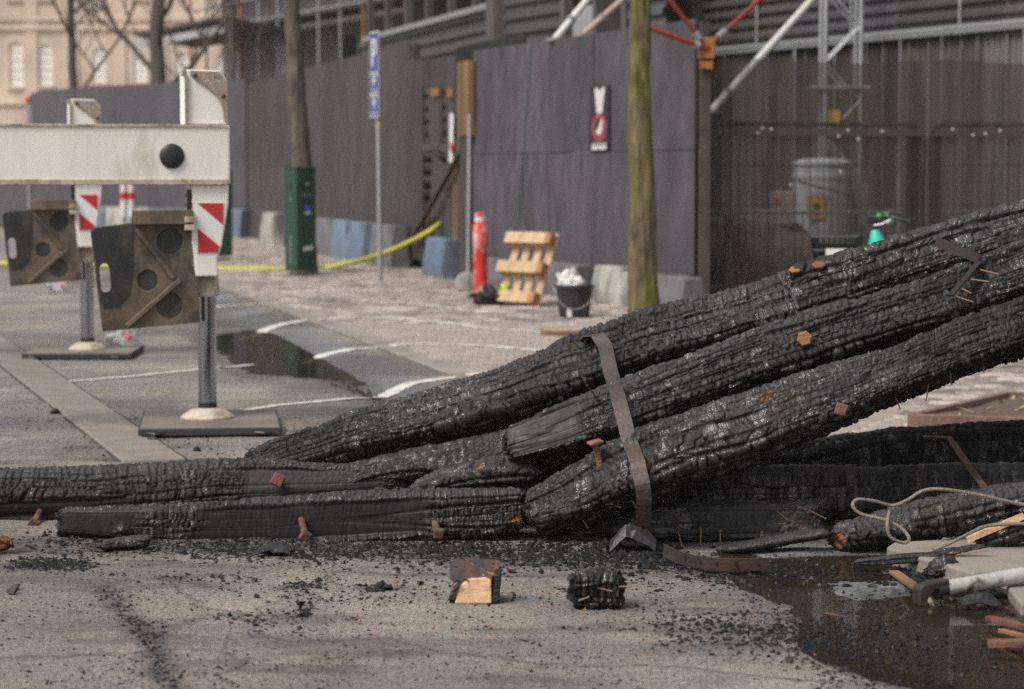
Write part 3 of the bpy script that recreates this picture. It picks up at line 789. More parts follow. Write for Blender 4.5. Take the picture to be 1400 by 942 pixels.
beamG1 = beam('blackest charred timber, hindmost of the level ones near the brown kerb',
    st_([(880, 672), (1000, 656), (1060, 646), (1130, 640), (1200, 632), (1300, 624), (1400, 621), (1980, 616)], [9.86, 9.85, 9.85, 9.85, 9.85, 9.85, 9.85, 9.85],
        [(.16, .16, 0.3), (.19, .21, 0.3), (.2, .22, 0.3), (.21, .24, 0.3), (.22, .26, 0.3), (.22, .26, 0.3), (.22, .26, 0.3), (.22, .26, 0.3)]), sq=4, seed=63, mat=MCHAR2, cell=(.03, .04), res=.0062)
beamH = beam('charred pole sloping up from the puddle with a split orange end',
    st_([(1132, 738), (1165, 734), (1230, 719), (1300, 704), (1400, 685), (1560, 655)], [8.78, 8.77, 8.76, 8.75, 8.75, 8.75], [(.05, .05, 0.4), (.10, .085, 0.4), (.12, .11, 0.4), (.125, .12, 0.4), (.125, .12, 0.4), (.125, .12, 0.4)]), sq=3.2, seed=69, cell=(.036, .032), depth=.014,
    bare=[(.0, -.4, .07, 1.1)])
beamH3 = beam('charred split timber with orange core beside the sloping pole',
    st_([(1335, 742), (1365, 730), (1400, 718), (1560, 690)], [8.55, 8.55, 8.55, 8.55], [(.05, .05), (.08, .07), (.09, .08), (.09, .08)]), sq=2.4, seed=75, cell=(.03, .03), bare=[(.06, .9, .09, .5)])
sliver = tag(char_beam('charred_plank', st_([(985, 752), (1040, 744), (1090, 735), (1142, 728)], [8.78, 8.76, 8.74, 8.72], [(.07, .012), (.09, .022), (.09, .028), (.06, .02)]), sq=4, seed=81, depth=.004, lump=.004, groove=.003, bare=[(.28, -.9, .12, .35)]),
    'thin charred plank lying over the puddle edge by the short squared timber', 'charred plank', 'charred splinters by the puddle')
sliver2 = tag(char_beam('charred_plank', st_([(1160, 770), (1230, 764), (1300, 757), (1356, 747)], [8.34, 8.33, 8.31, 8.3], [(.03, .02), (.05, .035), (.045, .03), (.02, .012)]), sq=3, seed=87, depth=.005, lump=.006, groove=.004, bare=[(.36, .5, .10, .35)]),
    'narrow charred splinter with orange heart lying across the paving slab', 'charred plank', 'charred splinters by the puddle')

# crosswise pile that carries the upper ends of the leaning logs, beyond the frame
for k in range(5):
    x_ = 3.02 + .05 * (k % 2); z_ = .105 + k * .205
    beam(('lowest', 'second', 'third', 'fourth', 'topmost')[k] + ' cross timber of the crib under the upper log ends', [(Vector((x_, 8.75 + .1 * (k % 3), z_)), .2, .2, .05 * k), (Vector((x_ + .05, 10.25 - .08 * k, z_)), .2, .2, .05 * k)], sq=6, seed=201 + k, res=.012, back=.02, cell=(.04, .03), depth=.010)

# ------------------------------------------------------------------ ironwork in the timbers
mrust = mk('rusty_iron', (.16, .075, .045), .75, var=.3, vscale=25, col2=(.08, .042, .032), c2amt=.5, c2scale=18, bump=.6, bscale=90)
mrust_o = mk('orange_rust', (.32, .15, .05), .8, var=.3, vscale=30, col2=(.17, .075, .035), c2amt=.4, c2scale=30, bump=.7, bscale=110)
mrust_r = mk('red_rust', (.22, .085, .062), .8, var=.3, vscale=30, col2=(.12, .05, .04), c2amt=.4, c2scale=25, bump=.7, bscale=110)
mdark_iron = mk('burnt_iron', (.062, .05, .05), .55, .35, var=.3, vscale=12, col2=(.10, .055, .042), c2amt=.36, c2scale=9, bump=.3, bscale=60)
mnail = mk('burnt_nail', (.035, .026, .024), .6, .3, var=.3, vscale=40)
mnail_r = mk('rusty_nail', (.2, .12, .08), .75, var=.3, vscale=40)

def bolt(par, a, b_, hr, hh, r, mat, sides=4, spin=.4, name='bolt'):
    """rusty bolt: shank from a (in the wood) to b (the head)"""
    a, b_ = Vector(a), Vector(b_); t = (b_ - a).normalized()
    q = t.to_track_quat('Z', 'Y').to_matrix()
    rt = q @ Matrix.Rotation(spin, 3, 'Z')
    m_ = MB().tube([a, a.lerp(b_, .5), b_], [r, r * .96, r * 1.02], 10)
    m_.lathe([(hr * .86, 0), (hr, hh * .2), (hr * 1.03, hh * .75), (hr * .84, hh)], b_ - t * .001, sides, rt)
    return m_.build(name, mat, par, bevel=.002)
bolt(beamE, P(411, 706, 9.02), P(417, 731, 8.86), .026, .022, .013, mrust, 4, .2)
bolt(beamE, P(592, 708, 9.0), P(599, 728, 8.86), .026, .022, .013, mrust, 4, .7)
bolt(beamD, P(60, 690, 9.56), P(46, 715, 9.36), .026, .022, .013, mrust, 4, .2)
bolt(beamD, P(380, 656, 9.5), P(380, 656, 9.40), .034, .024, .014, mrust_r, 4, .25, 'nut')
bolt(beamC, P(821, 640, 8.88), P(814, 607, 8.87), .036, .014, .013, mrust_r, 4, .6)
bolt(beamB, P(1100, 463, 9.2), P(1100, 463, 9.105), .030, .022, .013, mrust_o, 6, .3, 'nut')
bolt(beamC, P(1150, 560, 8.97), P(1150, 560, 8.875), .031, .022, .013, mrust_r, 4, .5, 'nut')
bolt(beamA, P(1088, 396, 9.47), P(1087, 371, 9.44), .026, .014, .012, mrust_o, 6, .3, 'nut')
bolt(beamA, P(1122, 390, 9.46), P(1120, 364, 9.42), .028, .014, .012, mrust, 6, .1, 'nut')
# bent angle bracket nailed over the top log
m_ = MB(); k = [P(1280, 330, 9.37), P(1341, 355, 9.22), P(1300, 404, 9.12)]
m_.ribbon([k[0], k[0].lerp(k[1], .5), k[0].lerp(k[1], .95), k[1] + Vector((.003, -.004, -.01)), k[1].lerp(k[2], .1), k[2]], .036, .006, [(-.1, .3, 1)] * 3 + [(.05, .8, .9)] + [(.25, 1, .5)] * 2)
brk = m_.build('bracket', mnail, beamA)
for (x0, y0, x1, y1) in ((1341, 369, 1366, 375), (1328, 382, 1352, 385), (1316, 395, 1328, 401), (1306, 405, 1331, 413)):
    MB().tube([P(x0, y0, 9.12), P(x1, y1, 9.04)], [.0035, .0025], 6).build('nail', mnail_r, beamA)
# the flat strap hanging over the leaning logs
path = [(800, 468, 9.50), (806, 460, 9.44), (818, 457, 9.40), (826, 472, 9.35), (838, 520, 9.18), (846, 546, 9.03), (860, 602, 8.90), (872, 632, 8.78), (879, 662, 8.74), (881, 690, 8.76), (880, 728, 8.82)]
dense = []
for i in range(len(path) - 1):
    for k in range(4):
        t = k / 4; a, b_ = path[i], path[i + 1]
        dense.append(P(a[0] + (b_[0] - a[0]) * t, a[1] + (b_[1] - a[1]) * t, a[2] + (b_[2] - a[2]) * t))
dense.append(P(*path[-1]))
rgs = random.Random(2)
dense = [p + Vector((rgs.uniform(-1, 1), rgs.uniform(-1, 1) * .6, rgs.uniform(-1, 1))) * .0035 for p in dense]
dense = [dense[0]] + [(dense[i - 1] + dense[i] * 2 + dense[i + 1]) / 4 for i in range(1, len(dense) - 1)] + [dense[-1]]
strap = MB().ribbon(dense, .056, .006, [(1, -.12, .12)] * len(dense)).build('iron_strap', mdark_iron, smooth=False)
tag(strap, 'flat rusty iron strap hanging over the three leaning logs', 'strap')
MB().tube([P(822, 462, 9.46) + Vector((-.02 - .045 * math.sin(a), -.03 * math.cos(a) * .2, .035 * math.cos(a) - .022)) for a in np.linspace(0, math.pi * 1.1, 9)], .005, 6).build('hook', mdark_iron, strap)

# nails standing out of the burnt wood
rg = random.Random(11)
def nails(par, spots, mat=mnail):
    for (x, y, D, dx, dy, ln) in spots:
        a = P(x, y, D); d = Vector((dx, -.35 + rg.random() * .5, dy)).normalized()
        mid = a + d * ln * .55 + Vector((rg.random() - .5, 0, 0)) * .005
        e = a + d * ln
        m_ = MB().tube([a - d * .03, a, mid, e], [.0028, .0028, .0026, .0024], 5)
        if rg.random() < .6: m_.tube([e, e + d * .002], .006, 7)
        m_.build('nail', mat, par)
topA = lambda x: np.interp(x, [330, 480, 600, 700, 850, 1027, 1141, 1280, 1400], [628, 582, 540, 508, 455, 400, 367, 317, 282])
nails(beamA, [(x, float(topA(x)) + 5, float(np.interp(x, [330, 1400], [9.85, 9.5])), (rg.random() - .5) * .8, 1, .025 + rg.random() * .03) for x in
              [392, 437, 452, 505, 538, 598, 640, 688, 705, 742, 768, 890, 905, 930, 985, 1018, 1058, 1105, 1140, 1165, 1177, 1228, 1236, 1262, 1300, 1328, 1345, 1382]])
nails(beamA, [(x, float(topA(x)) + 18 + rg.random() * 25, 9.37, (rg.random() - .5), .8, .02 + rg.random() * .025) for x in (760, 778, 985, 1030, 1195, 1203, 1250, 1225, 1180)])
nails(beamC, [(1048, 597, 8.9, -.3, -.6, .035), (1000, 620, 8.88, .3, -.6, .05), (980, 628, 8.9, -.2, .7, .04), (840, 615, 8.9, .6, -.5, .045), (1225, 545, 9.0, .3, -.8, .04), (1268, 534, 9.0, -.2, -.9, .04), (1342, 492, 9.05, .2, -1, .045), (1300, 515, 9.02, .1, -1, .03), (870, 695, 8.88, .4, -.8, .04), (793, 706, 8.9, .5, -.7, .05), (835, 690, 8.88, .8, -.2, .04)], mnail_r)
nails(beamG3, [(958, 735, 9.0, 0, 1, .04), (985, 738, 8.98, 0, 1, .035), (1040, 738, 8.98, .1, 1, .03), (1115, 702, 9.0, .8, -.4, .04), (930, 738, 8.98, -.3, 1, .03), (1070, 705, 9.0, .4, -.3, .03)], mnail_r)
nails(beamB, [(815, 543, 9.12, -.6, .8, .06), (838, 556, 9.1, .9, .4, .05), (905, 540, 9.1, .6, .3, .03), (1180, 440, 9.15, .3, .8, .03)], mnail)
nails(beamE, [(300, 690, 9.02, .2, .8, .02), (500, 676, 9.0, .3, .8, .02)])

# ================================================================== CRANE OUTRIGGERS (local frame: x along the beam outwards, z up, origin under the jack)
mwhite = mk('cream_white_paint', (.80, .77, .71), .42, var=.07, vscale=5, col2=(.50, .45, .36), c2amt=.16, c2scale=2.2, bump=.06, bscale=30, stretch=(1, 1, .5))
mwhite_d = mk('dirty_cream_paint', (.52, .46, .36), .6, var=.15, vscale=9, col2=(.26, .2, .13), c2amt=.4, c2scale=6, bump=.15, bscale=40)
mbrown = mk('brown_steel_plate', (.072, .059, .049), .6, .2, var=.25, vscale=7, col2=(.17, .125, .085), c2amt=.45, c2scale=5, bump=.2, bscale=50)
mrubber = mk('black_rubber', (.022, .022, .026), .65, var=.2, vscale=12, col2=(.07, .055, .045), c2amt=.3, c2scale=5)
mchrome = mk('chrome_rod', (.42, .43, .46), .14, 1.0, var=.1, vscale=6, rvar=.05)
mblack = mk('black_plastic', (.018, .018, .021), .45, var=.1)
mred = mk('reflective_red', (.52, .03, .035), .4, var=.08, vscale=8)
mrefl = mk('reflective_white', (.78, .78, .78), .35, var=.05, vscale=8)
mperf = mk('chequered_steel', (.33, .27, .22), .55, .3, var=.25, vscale=30, bump=.4, bscale=90)
mpad = mk('outrigger_mat_plastic', (.20, .175, .15), .75, var=.18, vscale=4, col2=(.12, .105, .09), c2amt=.35, bump=.2)
mpad_e = mk('outrigger_mat_edge', (.035, .034, .035), .7, var=.2)
def lz(y): return 1.37 - (y - 237) / 252.0
def lx(px): return (px - 285) / 254.0 / .96
def crc(x, z, r, n=20): return [(x + r * math.cos(2 * math.pi * k / n), z + r * math.sin(2 * math.pi * k / n)) for k in range(n)]
def slot(x, z, w, h, n=8, tilt=0.0):
    o = [(w / 2 * math.cos(a), h / 2 - w / 2 + w / 2 * math.sin(a)) for a in np.linspace(0, math.pi, n)] + [(w / 2 * math.cos(a), -h / 2 + w / 2 + w / 2 * math.sin(a)) for a in np.linspace(math.pi, 2 * math.pi, n)]
    return [(x + a * math.cos(tilt) - b_ * math.sin(tilt), z + a * math.sin(tilt) + b_ * math.cos(tilt)) for a, b_ in o]
UX, UZ = (1, 0, 0), (0, 0, 1)          # plates in the x-z plane: thickness runs towards -y (the street side)
def make_outrigger(label):
    t = thing('crane_outrigger', (0, 0, 0), label, 'outrigger', 'outriggers of a mobile crane')
    hy = .13
    b_ = MB().box((-2.0 + .058, 0, 1.47), (4.115, 2 * hy, .318)).build('arm', mwhite, t, bevel=.012, local=True)
    MB().box((-2.0 + .05, -hy - .004, 1.325), (4.1, .012, .03)).build('lower_flange', mwhite_d, b_, bevel=.003, local=True)
    MB().box((-2.0 + .05, -hy - .003, 1.622), (4.1, .010, .012)).build('upper_seam', mwhite_d, b_, local=True)
    MB().lathe([(.066, 0), (.066, .006), (.058, .014), (.03, .02), (.004, .022)], (lx(237), -hy - .001, lz(214)), 28, Matrix.Rotation(R(90), 3, 'X')).build('plug', mblack, b_, smooth=True, local=True)
    # head above the arm: box with a clipped corner and a chequered gusset
    hd = [(lx(256), 1.632), (lx(311), 1.632), (lx(311), lz(112)), (lx(300), lz(99)), (lx(259), lz(98)), (lx(256), lz(102))]
    head = MB().plate(hd, [], (0, hy - .02, 0), UX, UZ, 2 * hy - .04).build('head', mwhite, t, bevel=.006, local=True)
    gs = [(lx(262), lz(99.5)), (lx(299.5), lz(100.5)), (lx(310), lz(113)), (lx(310), lz(168)), (lx(306), lz(168)), (lx(304), lz(150)), (lx(298), lz(135)), (lx(285), lz(123)), (lx(272), lz(114)), (lx(262), lz(106))]
    gp = MB().plate(gs, [slot(lx(297), lz(111), .020, .036, 6, R(48))], (0, -hy + .019, 0), UX, UZ, .012).build('gusset', mperf, head, bevel=.002, local=True)
    for (x, y) in ((268, 106), (305, 133)): MB().lathe([(.012, 0), (.012, .006), (.006, .011)], (lx(x), -hy + .006, lz(y)), 10, Matrix.Rotation(R(90), 3, 'X')).build('bolt', mdark_iron, head, local=True)
    MB().box((lx(255.5), -hy + .05, lz(103)), (.03, .06, .03)).build('lug', mperf, head, bevel=.004, local=True)
    MB().box((lx(256.5), -hy + .012, lz(138)), (.012, .02, .26)).build('edge_strip', mperf, head, local=True)
    # jack housing below
    hs = [(lx(262), 1.312), (lx(312), 1.312), (lx(311), lz(278)), (lx(302), lz(335)), (lx(296), lz(352)), (lx(297), lz(376)), (lx(267), lz(376)), (lx(265), lz(350)), (lx(262), lz(330))]
    hs.reverse()
    hou = MB().plate(hs, [], (0, hy - .015, 0), UX, UZ, 2 * hy - .03).build('jack_housing', mwhite, t, bevel=.01, local=True)
    MB().lathe([(.062, lz(404)), (.068, lz(400)), (.068, lz(390)), (.064, lz(386)), (.066, lz(374)), (.058, lz(368))], (0, 0, 0), 28).build('collar', mwhite_d, hou, smooth=True, local=True)
    fr = -hy + .015
    bd = MB().plate([(lx(269), lz(344)), (lx(298), lz(344)), (lx(304), lz(307)), (lx(304), lz(276)), (lx(269), lz(276))], [], (0, fr, 0), UX, UZ, .004).build('warning_board', mrefl, t, local=True)
    MB().plate([(lx(270), lz(277)), (lx(303.4), lz(306.5)), (lx(303.4), lz(277))], [], (0, fr - .0045, 0), UX, UZ, .002).build('red_stripe', mred, bd, local=True)
    MB().plate([(lx(270), lz(343.3)), (lx(297), lz(343.3)), (lx(298), lz(335)), (lx(270), lz(311))], [], (0, fr - .0045, 0), UX, UZ, .002).build('red_stripe', mred, bd, local=True)
    MB().lathe([(.049, lz(553)), (.049, .72), (.049, .73)], (0, 0, 0), 32).build('rod', mchrome, t, smooth=True, local=True)
    MB().lathe([(.036, lz(562)), (.044, lz(559)), (.051, lz(556)), (.051, lz(549)), (.0495, lz(548))], (0, 0, 0), 28).build('rod_end', mblack, t, smooth=True, local=True)
    MB().lathe([(.146, .047), (.146, .056), (.128, .07), (.09, .094), (.05, .104), (.025, .106), (.022, .125)], (0, 0, 0), 36).build('foot', mwhite_d, t, smooth=True, local=True)
    # stowed spreader plate hung on hinges beside the jack
    def c2(x, y): return (lx(x / 2.478), lz(240 + y / 2.478))
    out = [c2(*p) for p in ((362, 515), (676, 490), (668, 345), (652, 300), (655, 113), (462, 116), (458, 156), (340, 172), (328, 184))]
    sl = slot(*c2(372, 338), .055, .155, 8, R(4))
    cir = [crc(*c2(x, y), r / 2.478 / 254, 24) for x, y, r in ((580, 218, 43), (508, 347, 35), (577, 432, 44))]
    py = -hy + .045
    pl = MB().plate(out, [sl], (0, py, 0), UX, UZ, .010).build('spreader_plate', mbrown, t, local=True)
    MB().plate(out, [sl] + cir, (0, py - .010, 0), UX, UZ, .014).build('pressed_face', mbrown, pl, bevel=.003, local=True)
    for x, y, r in ((580, 218, 42), (508, 347, 34), (577, 432, 43)): MB().plate(crc(*c2(x, y), r / 2.478 / 254, 24), [], (0, py - .0102, 0), UX, UZ, .003).build('recess_dark_disc', mrubber, pl, local=True)  # added dark discs put the shade of the pressed recesses into colour
    MB().box((lx(558 / 2.478), py - .045, lz(240 + 138 / 2.478)), (.315, .05, .075)).build('top_flange', mbrown, pl, bevel=.004, local=True)
    for a, e in (((472, 178), (592, 342)), ((436, 500), (612, 345))):
        a, e = c2(*a), c2(*e)
        MB().bar((a[0], py - .036, a[1]), (e[0], py - .036, e[1]), .026, .016, (0, 1, 0)).build('rib', mbrown, pl, bevel=.004, local=True)
    rb = [c2(*p) for p in ((365, 438), (415, 432), (446, 392), (458, 330), (462, 162), (342, 177), (331, 190))]
    MB().plate(rb, [sl], (0, py - .0245, 0), UX, UZ, .004).build('rubber_face', mrubber, pl, local=True)
    for y in (146, 172): MB().box((lx(640 / 2.478), py - .05, lz(240 + y / 2.478)), (.05, .06, .03)).build('hinge', mwhite_d, pl, bevel=.003, local=True)
    MB().tube([(lx(643 / 2.478), py - .02, lz(258)), (lx(643 / 2.478), py - .02, lz(290))], .012, 10).build('hinge_pin', mblack, pl, local=True)
    for y in (266, 279): MB().lathe([(.018, -.012), (.018, .012)], (lx(643 / 2.478), py - .02, lz(y)), 10).build('collar', mblack, pl, local=True)
    return t
ZR = R(15.5)
o1 = make_outrigger('cream white crane outrigger whose long arm crosses above, jack on a grey mat')
g1_ = G(284, 583); o1.location = g1_; o1.rotation_euler = (0, 0, ZR)
o2 = copy_tree(o1); g2_ = G(120, 486); o2.location = g2_; o2.rotation_euler = (0, 0, ZR)
o2['label'] = 'cream white crane outrigger standing behind the other, its jack by the gutter puddle'
def pad(name, loc, w, d, rz, label):
    t = thing(name, loc, label, 'outrigger mat', 'mats under the crane jacks', rz)
    MB().box((0, 0, .028), (w, d, .040)).build('board', mpad_e, t, bevel=.006, local=True)
    MB().box((0, 0, .0465), (w - .02, d - .02, .004)).build('top_sheet', mpad, t, local=True)
    for s_ in (-1, 1): MB().tube([(s_ * .06 - s_ * w * .38, -d / 2 + .01, .024), (s_ * .0 - s_ * w * .38, -d / 2 - .012, .02), (-s_ * .06 - s_ * w * .38, -d / 2 + .01, .024)], .007, 6).build('rope_handle', mblack, t, local=True)
    return t
pad('outrigger_mat', g1_ + Vector((.02, -.06, 0)), .74, .98, R(7), 'grey square mat under the jack with the striped board and long arm')
pad('outrigger_mat', g2_ + Vector((-.02, -.03, 0)), .80, .85, R(2), 'dark square mat under the rear jack beside the gutter puddle')

# ================================================================== HOARDINGS
H0 = Vector((1.80, 23.8, 0)); H1 = Vector((-.46, 30.0, 0))
HD = (H1 - H0).normalized(); HN = Vector((-HD.y, HD.x, 0)); 
if HN.dot(CAM - H0) < 0: HN = -HN
mhoard = mk('painted_plywood_purple_grey', (.080, .073, .090), .65, var=.26, vscale=4.5, col2=(.054, .049, .057), c2amt=.45, c2scale=2.2, bump=.25, bscale=14, stretch=(1, 1, .6))
mhoard2 = mk('painted_plywood_dark', (.060, .052, .052), .65, var=.24, vscale=4.0, col2=(.042, .036, .036), c2amt=.45, c2scale=2.0, bump=.25, bscale=12, stretch=(1, 1, .6))
mtimber = mk('brown_timber', (.24, .135, .06), .75, var=.25, vscale=6, col2=(.12, .07, .035), c2amt=.4, bump=.3, stretch=(1, 1, .2))
mdkwood = mk('dark_timber', (.06, .05, .046), .75, var=.3, vscale=6, bump=.3)
def rotz_to(d): return Matrix.Rotation(math.atan2(d.y, d.x), 3, 'Z')
def hoarding(label, p0, p1, nrm, zs, npan, mat, th=.025, jit=.012, posts=True, rnd=1):
    L_ = (p1 - p0).length; d = (p1 - p0).normalized(); rt = rotz_to(d); rg_ = random.Random(rnd)
    t = thing('hoarding', p0, label, 'hoarding')
    if posts:
        for k in range(npan + 1):
            c = p0 + d * (L_ * k / npan) - nrm * .09
            MB().box(c + Vector((0, 0, zs[-1] / 2)), (.09, .10, zs[-1] - .06), rt).build('post', mdkwood, t)
    for r_ in range(len(zs) - 1):
        for k in range(npan):
            w = L_ / npan; c = p0 + d * (w * (k + .5)) + nrm * (rg_.random() * jit)
            MB().box(c + Vector((0, 0, (zs[r_] + zs[r_ + 1]) / 2)), (w - .008, th, zs[r_ + 1] - zs[r_] - .008), rt).build('panel', mat, t, bevel=.003)
    return t
hf = hoarding('purple grey plywood hoarding with a poster, beside the mesh fence', H0, H1, HN, [.34, 1.60, 2.88], 5, mhoard, rnd=3)
MB().bar(H0 + HN * .035 + Vector((0, 0, .345)), H1 + HN * .035 + Vector((0, 0, .345)), .03, .05).build('bottom_rail', mdkwood, hf)
mgreen_l = mk('green_mark', (.05, .16, .09), .6)
a = PL(726, 60, H0 + HN * .03, HN); b_ = PL(709, 310, H0 + HN * .03, HN)
MB().tube([a, a.lerp(b_, .5) + HD * .03, b_], .006, 6).build('green_cord', mgreen_l, hf)
# dark hoarding running back down the street, then turning left
K0, K1 = Vector((-.62, 31.6, 0)), Vector((-5.55, 51.0, 0)); KN = Vector(((K1 - K0).y, -(K1 - K0).x, 0)).normalized()
if KN.dot(CAM - K0) < 0: KN = -KN
KD = (K1 - K0).normalized()
GAPLEN = 3.4                              # the broken stretch next to the front hoarding
hb = hoarding('dark plywood hoarding along the street behind the green cabinet', K0 + KD * GAPLEN, K1, KN, [.0, 1.5, 3.25], 7, mhoard2, rnd=5)
K2 = P(105, 300, 56.0); K2.z = 0; K3 = P(45, 300, 60.0); K3.z = 0; K4 = P(-160, 300, 75); K4.z = 0
def tocam(p, q):
    n = Vector(((q - p).y, -(q - p).x, 0)).normalized()
    return n if n.dot(CAM - p) > 0 else -n
mhoard3 = mk('painted_plywood_slate', (.072, .066, .078), .6, var=.16, vscale=.8, bump=.05, bscale=8)
hoarding('slate grey hoarding crossing behind the crane outriggers', K1 + (K2 - K1).normalized() * .05, K2, tocam(K1, K2), [.0, 1.6, 3.35], 4, mhoard3, rnd=7)
hoarding('short angled end of the slate grey hoarding below the pale windows', K2 + (K3 - K2).normalized() * .05, K3, tocam(K2, K3), [.0, 1.6, 3.35], 1, mhoard3, rnd=8)
hoarding('low slate hoarding leading away beyond the crane arm', K3 + (K4 - K3).normalized() * .05, K4, tocam(K3, K4), [.0, 2.6], 5, mhoard3, rnd=9)

# the broken doorway: loose boards, studs and an open dark gap
bd_ = thing('broken_hoarding_gate', K0 + KD * 1.5, 'broken open gate of charred boards between the two hoardings', 'gate')
def kz(px, py, off=.0): return PL(px, py, K0 + KN * off, KN)
def board(x0, x1, y0, y1, mat, off=.02, lean=0, th=.03, name='board'):
    a, b2 = kz((x0 + x1) / 2, y1, off), kz((x0 + x1) / 2, y0, off)
    wv = (kz(x1, (y0 + y1) / 2, off) - kz(x0, (y0 + y1) / 2, off)).length
    a = a + KD * lean
    d = (b2 - a).normalized()
    return MB().bar(a, b2, wv, th, KN).build(name, mat, bd_, bevel=.004)
board(548, 579, 82, 352, mhoard2, .03, .05)
board(588, 604, 118, 212, mhoard2, .03, .03)
board(583, 586, 82, 118, mhoard2, .05)
board(578, 618, 80, 117, mhoard2, .035)
board(577, 612, 196, 206, mdkwood, .06)
board(592, 622, 225, 352, mhoard2, .04, .25)
board(613, 624, 78, 330, mhoard2, .08, .1)
board(620, 626, 190, 350, mtimber, .10)
board(626, 633, 100, 380, mdkwood, .12)
board(629, 645, 84, 186, mtimber, .30, 0, .08, 'stud')
board(633, 644, 187, 382, mdkwood, .28, 0, .08, 'stud')
board(590, 600, 121, 132, mrust_o, .07, 0, .03, 'burnt_end')
board(612, 618, 122, 133, mrust_o, .11, 0, .03, 'burnt_end')
board(583, 592, 300, 318, mrust, .07, 0, .03, 'burnt_end')
board(615, 620, 155, 222, mrefl, .14, .05, .006, 'barrier_tape')
board(615.5, 619.5, 196, 206, mred, .15, .05, .006, 'barrier_tape')
MB().bar(kz(632, 204, .2), kz(560, 332, .15), .07, .05).build('loose_batten', mdkwood, bd_, bevel=.005)
# near-black skin behind the gap, painting in the unlit depth of a shed
mdeep = mk('unlit_interior', (.022, .02, .02), .9, var=.3)  # interior darkness put into the colour, used behind every opening
MB().box(K0 + KD * 1.9 - KN * .8 + Vector((0, 0, 1.6)), (3.9, .04, 3.2), rotz_to(KD)).build('gap_dark_skin', mdeep, bd_)

# ------------------------------------------------------------------ concrete blocks along the foot of the hoardings
mblue = mk('blue_painted_concrete', (.13, .20, .28), .8, var=.2, vscale=4, col2=(.13, .14, .16), c2amt=.45, c2scale=2.5, bump=.4, bscale=30)
mgrey = mk('grey_concrete', (.145, .14, .155), .85, var=.2, vscale=4, col2=(.10, .095, .1), c2amt=.4, c2scale=2.5, bump=.4, bscale=30)
mwhc = mk('whitewashed_concrete', (.42, .40, .37), .85, var=.15, vscale=5, col2=(.13, .12, .115), c2amt=.42, c2scale=3.5, bump=.5, bscale=25, stretch=(1, 1, .3))
def block(c, d, l, h, mat, label, th=.3, grp='concrete blocks weighting the hoardings'):
    m_ = MB(Matrix.Translation(c) @ rotz_to(d).to_4x4())
    pr = [(-th / 2, 0), (th / 2, 0), (th / 2, h * .35), (th * .32, h), (-th * .32, h), (-th / 2, h * .35)]
    n = len(pr)
    m_.add([(-l / 2, y, z) for y, z in pr] + [(l / 2, y, z) for y, z in pr], [tuple(range(n)), tuple(reversed(range(n, 2 * n)))] + [(k, k + n, (k + 1) % n + n, (k + 1) % n) for k in range(n)])
    o = m_.build('concrete_block', mat, origin=c, bevel=.02)
    return tag(o, label, 'concrete block', grp)
def hpos(px, off): 
    p = PL(px, 380, H0 + HN * off, HN); p.z = 0; return p
block(hpos(735, .12), HD, 1.15, .38, mgrey, 'grey concrete block behind the black bucket')
block(hpos(780, .12), HD, .85, .38, mgrey, 'grey concrete block between the bucket and the whitewashed block')
block(hpos(843, .14), HD, .75, .40, mwhc, 'whitewashed concrete block left of the mossy tree trunk')
block(hpos(885, .14), HD, .9, .36, mwhc, 'whitewashed concrete block hidden behind the mossy tree trunk')
block(hpos(925, .14), HD, .85, .36, mgrey, 'grey concrete block at the mesh fence corner')
block(hpos(690, .12), HD, 1.2, .36, mgrey, 'grey concrete block behind the leaning pallet')
def kpos(px, off):
    p = PL(px, 330, K0 + KN * off, KN); p.z = 0; return p
for px, mt, l, lb in ((605, mblue, 1.15, 'bright blue concrete block at the foot of the broken gate'), (495, mblue, 1.5, 'blue concrete block behind the parking sign post'),
                      (452, mgrey, 1.7, 'grey concrete block just behind the green cabinet'), (475, mblue, 1.6, 'faded blue concrete block between cabinet and sign post'), (374, mwhc, 1.7, 'pale concrete block left of the green cabinet'),
                      (532, mgrey, 1.6, 'grey concrete block under the raised yellow hose')):
    block(kpos(px, .22), KD, l, .62 if px != 605 else .52, mt, lb)
for k, (f, mt, lb) in enumerate(((.10, mblue, 'blue concrete block at the inner corner of the slate hoarding'), (.36, mgrey, 'grey concrete block along the slate hoarding'), (.62, mwhc, 'pale concrete block along the slate hoarding'), (.86, mblue, 'blue concrete block at the outer corner of the slate hoarding'))):
    block(K1.lerp(K2, f) + tocam(K1, K2) * .25, (K2 - K1).normalized(), 1.8, .62, mt, lb)

# ------------------------------------------------------------------ poster on the hoarding
mpost = mk('poster_black', (.018, .018, .02), .5)
mpw = mk('poster_white', (.62, .6, .6), .5, var=.05)
mpr = mk('poster_red', (.42, .05, .045), .5, var=.05)
pc = PL(819.5, 161.5, H0 + HN * .034, HN)
ph = .70; pw = .55
UXp, UYp = -HD, Vector((0, 0, 1))
post = MB().plate([(-pw / 2, -ph / 2), (pw / 2, -ph / 2), (pw / 2, ph / 2), (-pw / 2, ph / 2)], [], pc, UXp, UYp, .006).build('poster', mpost)
tag(post, 'black poster with a white garment and red ring, on the plywood hoarding', 'poster')
pf = pc + HN * .007
sh = [(-.06, .05), (.10, .05), (.13, .18), (.17, .30), (.16, .335), (.09, .32), (.03, .29), (-.03, .32), (-.10, .335), (-.12, .30), (-.09, .18)]
MB().plate(sh, [], pf, UXp, UYp, .002).build('garment_print', mpw, post)
ell = lambda a, b__, cx_, cy_, n=28: [(cx_ + a * math.cos(2 * math.pi * k / n), cy_ + b__ * math.sin(2 * math.pi * k / n)) for k in range(n)]
MB().plate(ell(.20, .145, .01, -.10), [ell(.14, .10, .01, -.10)], pf, UXp, UYp, .002).build('red_ring', mpr, post)
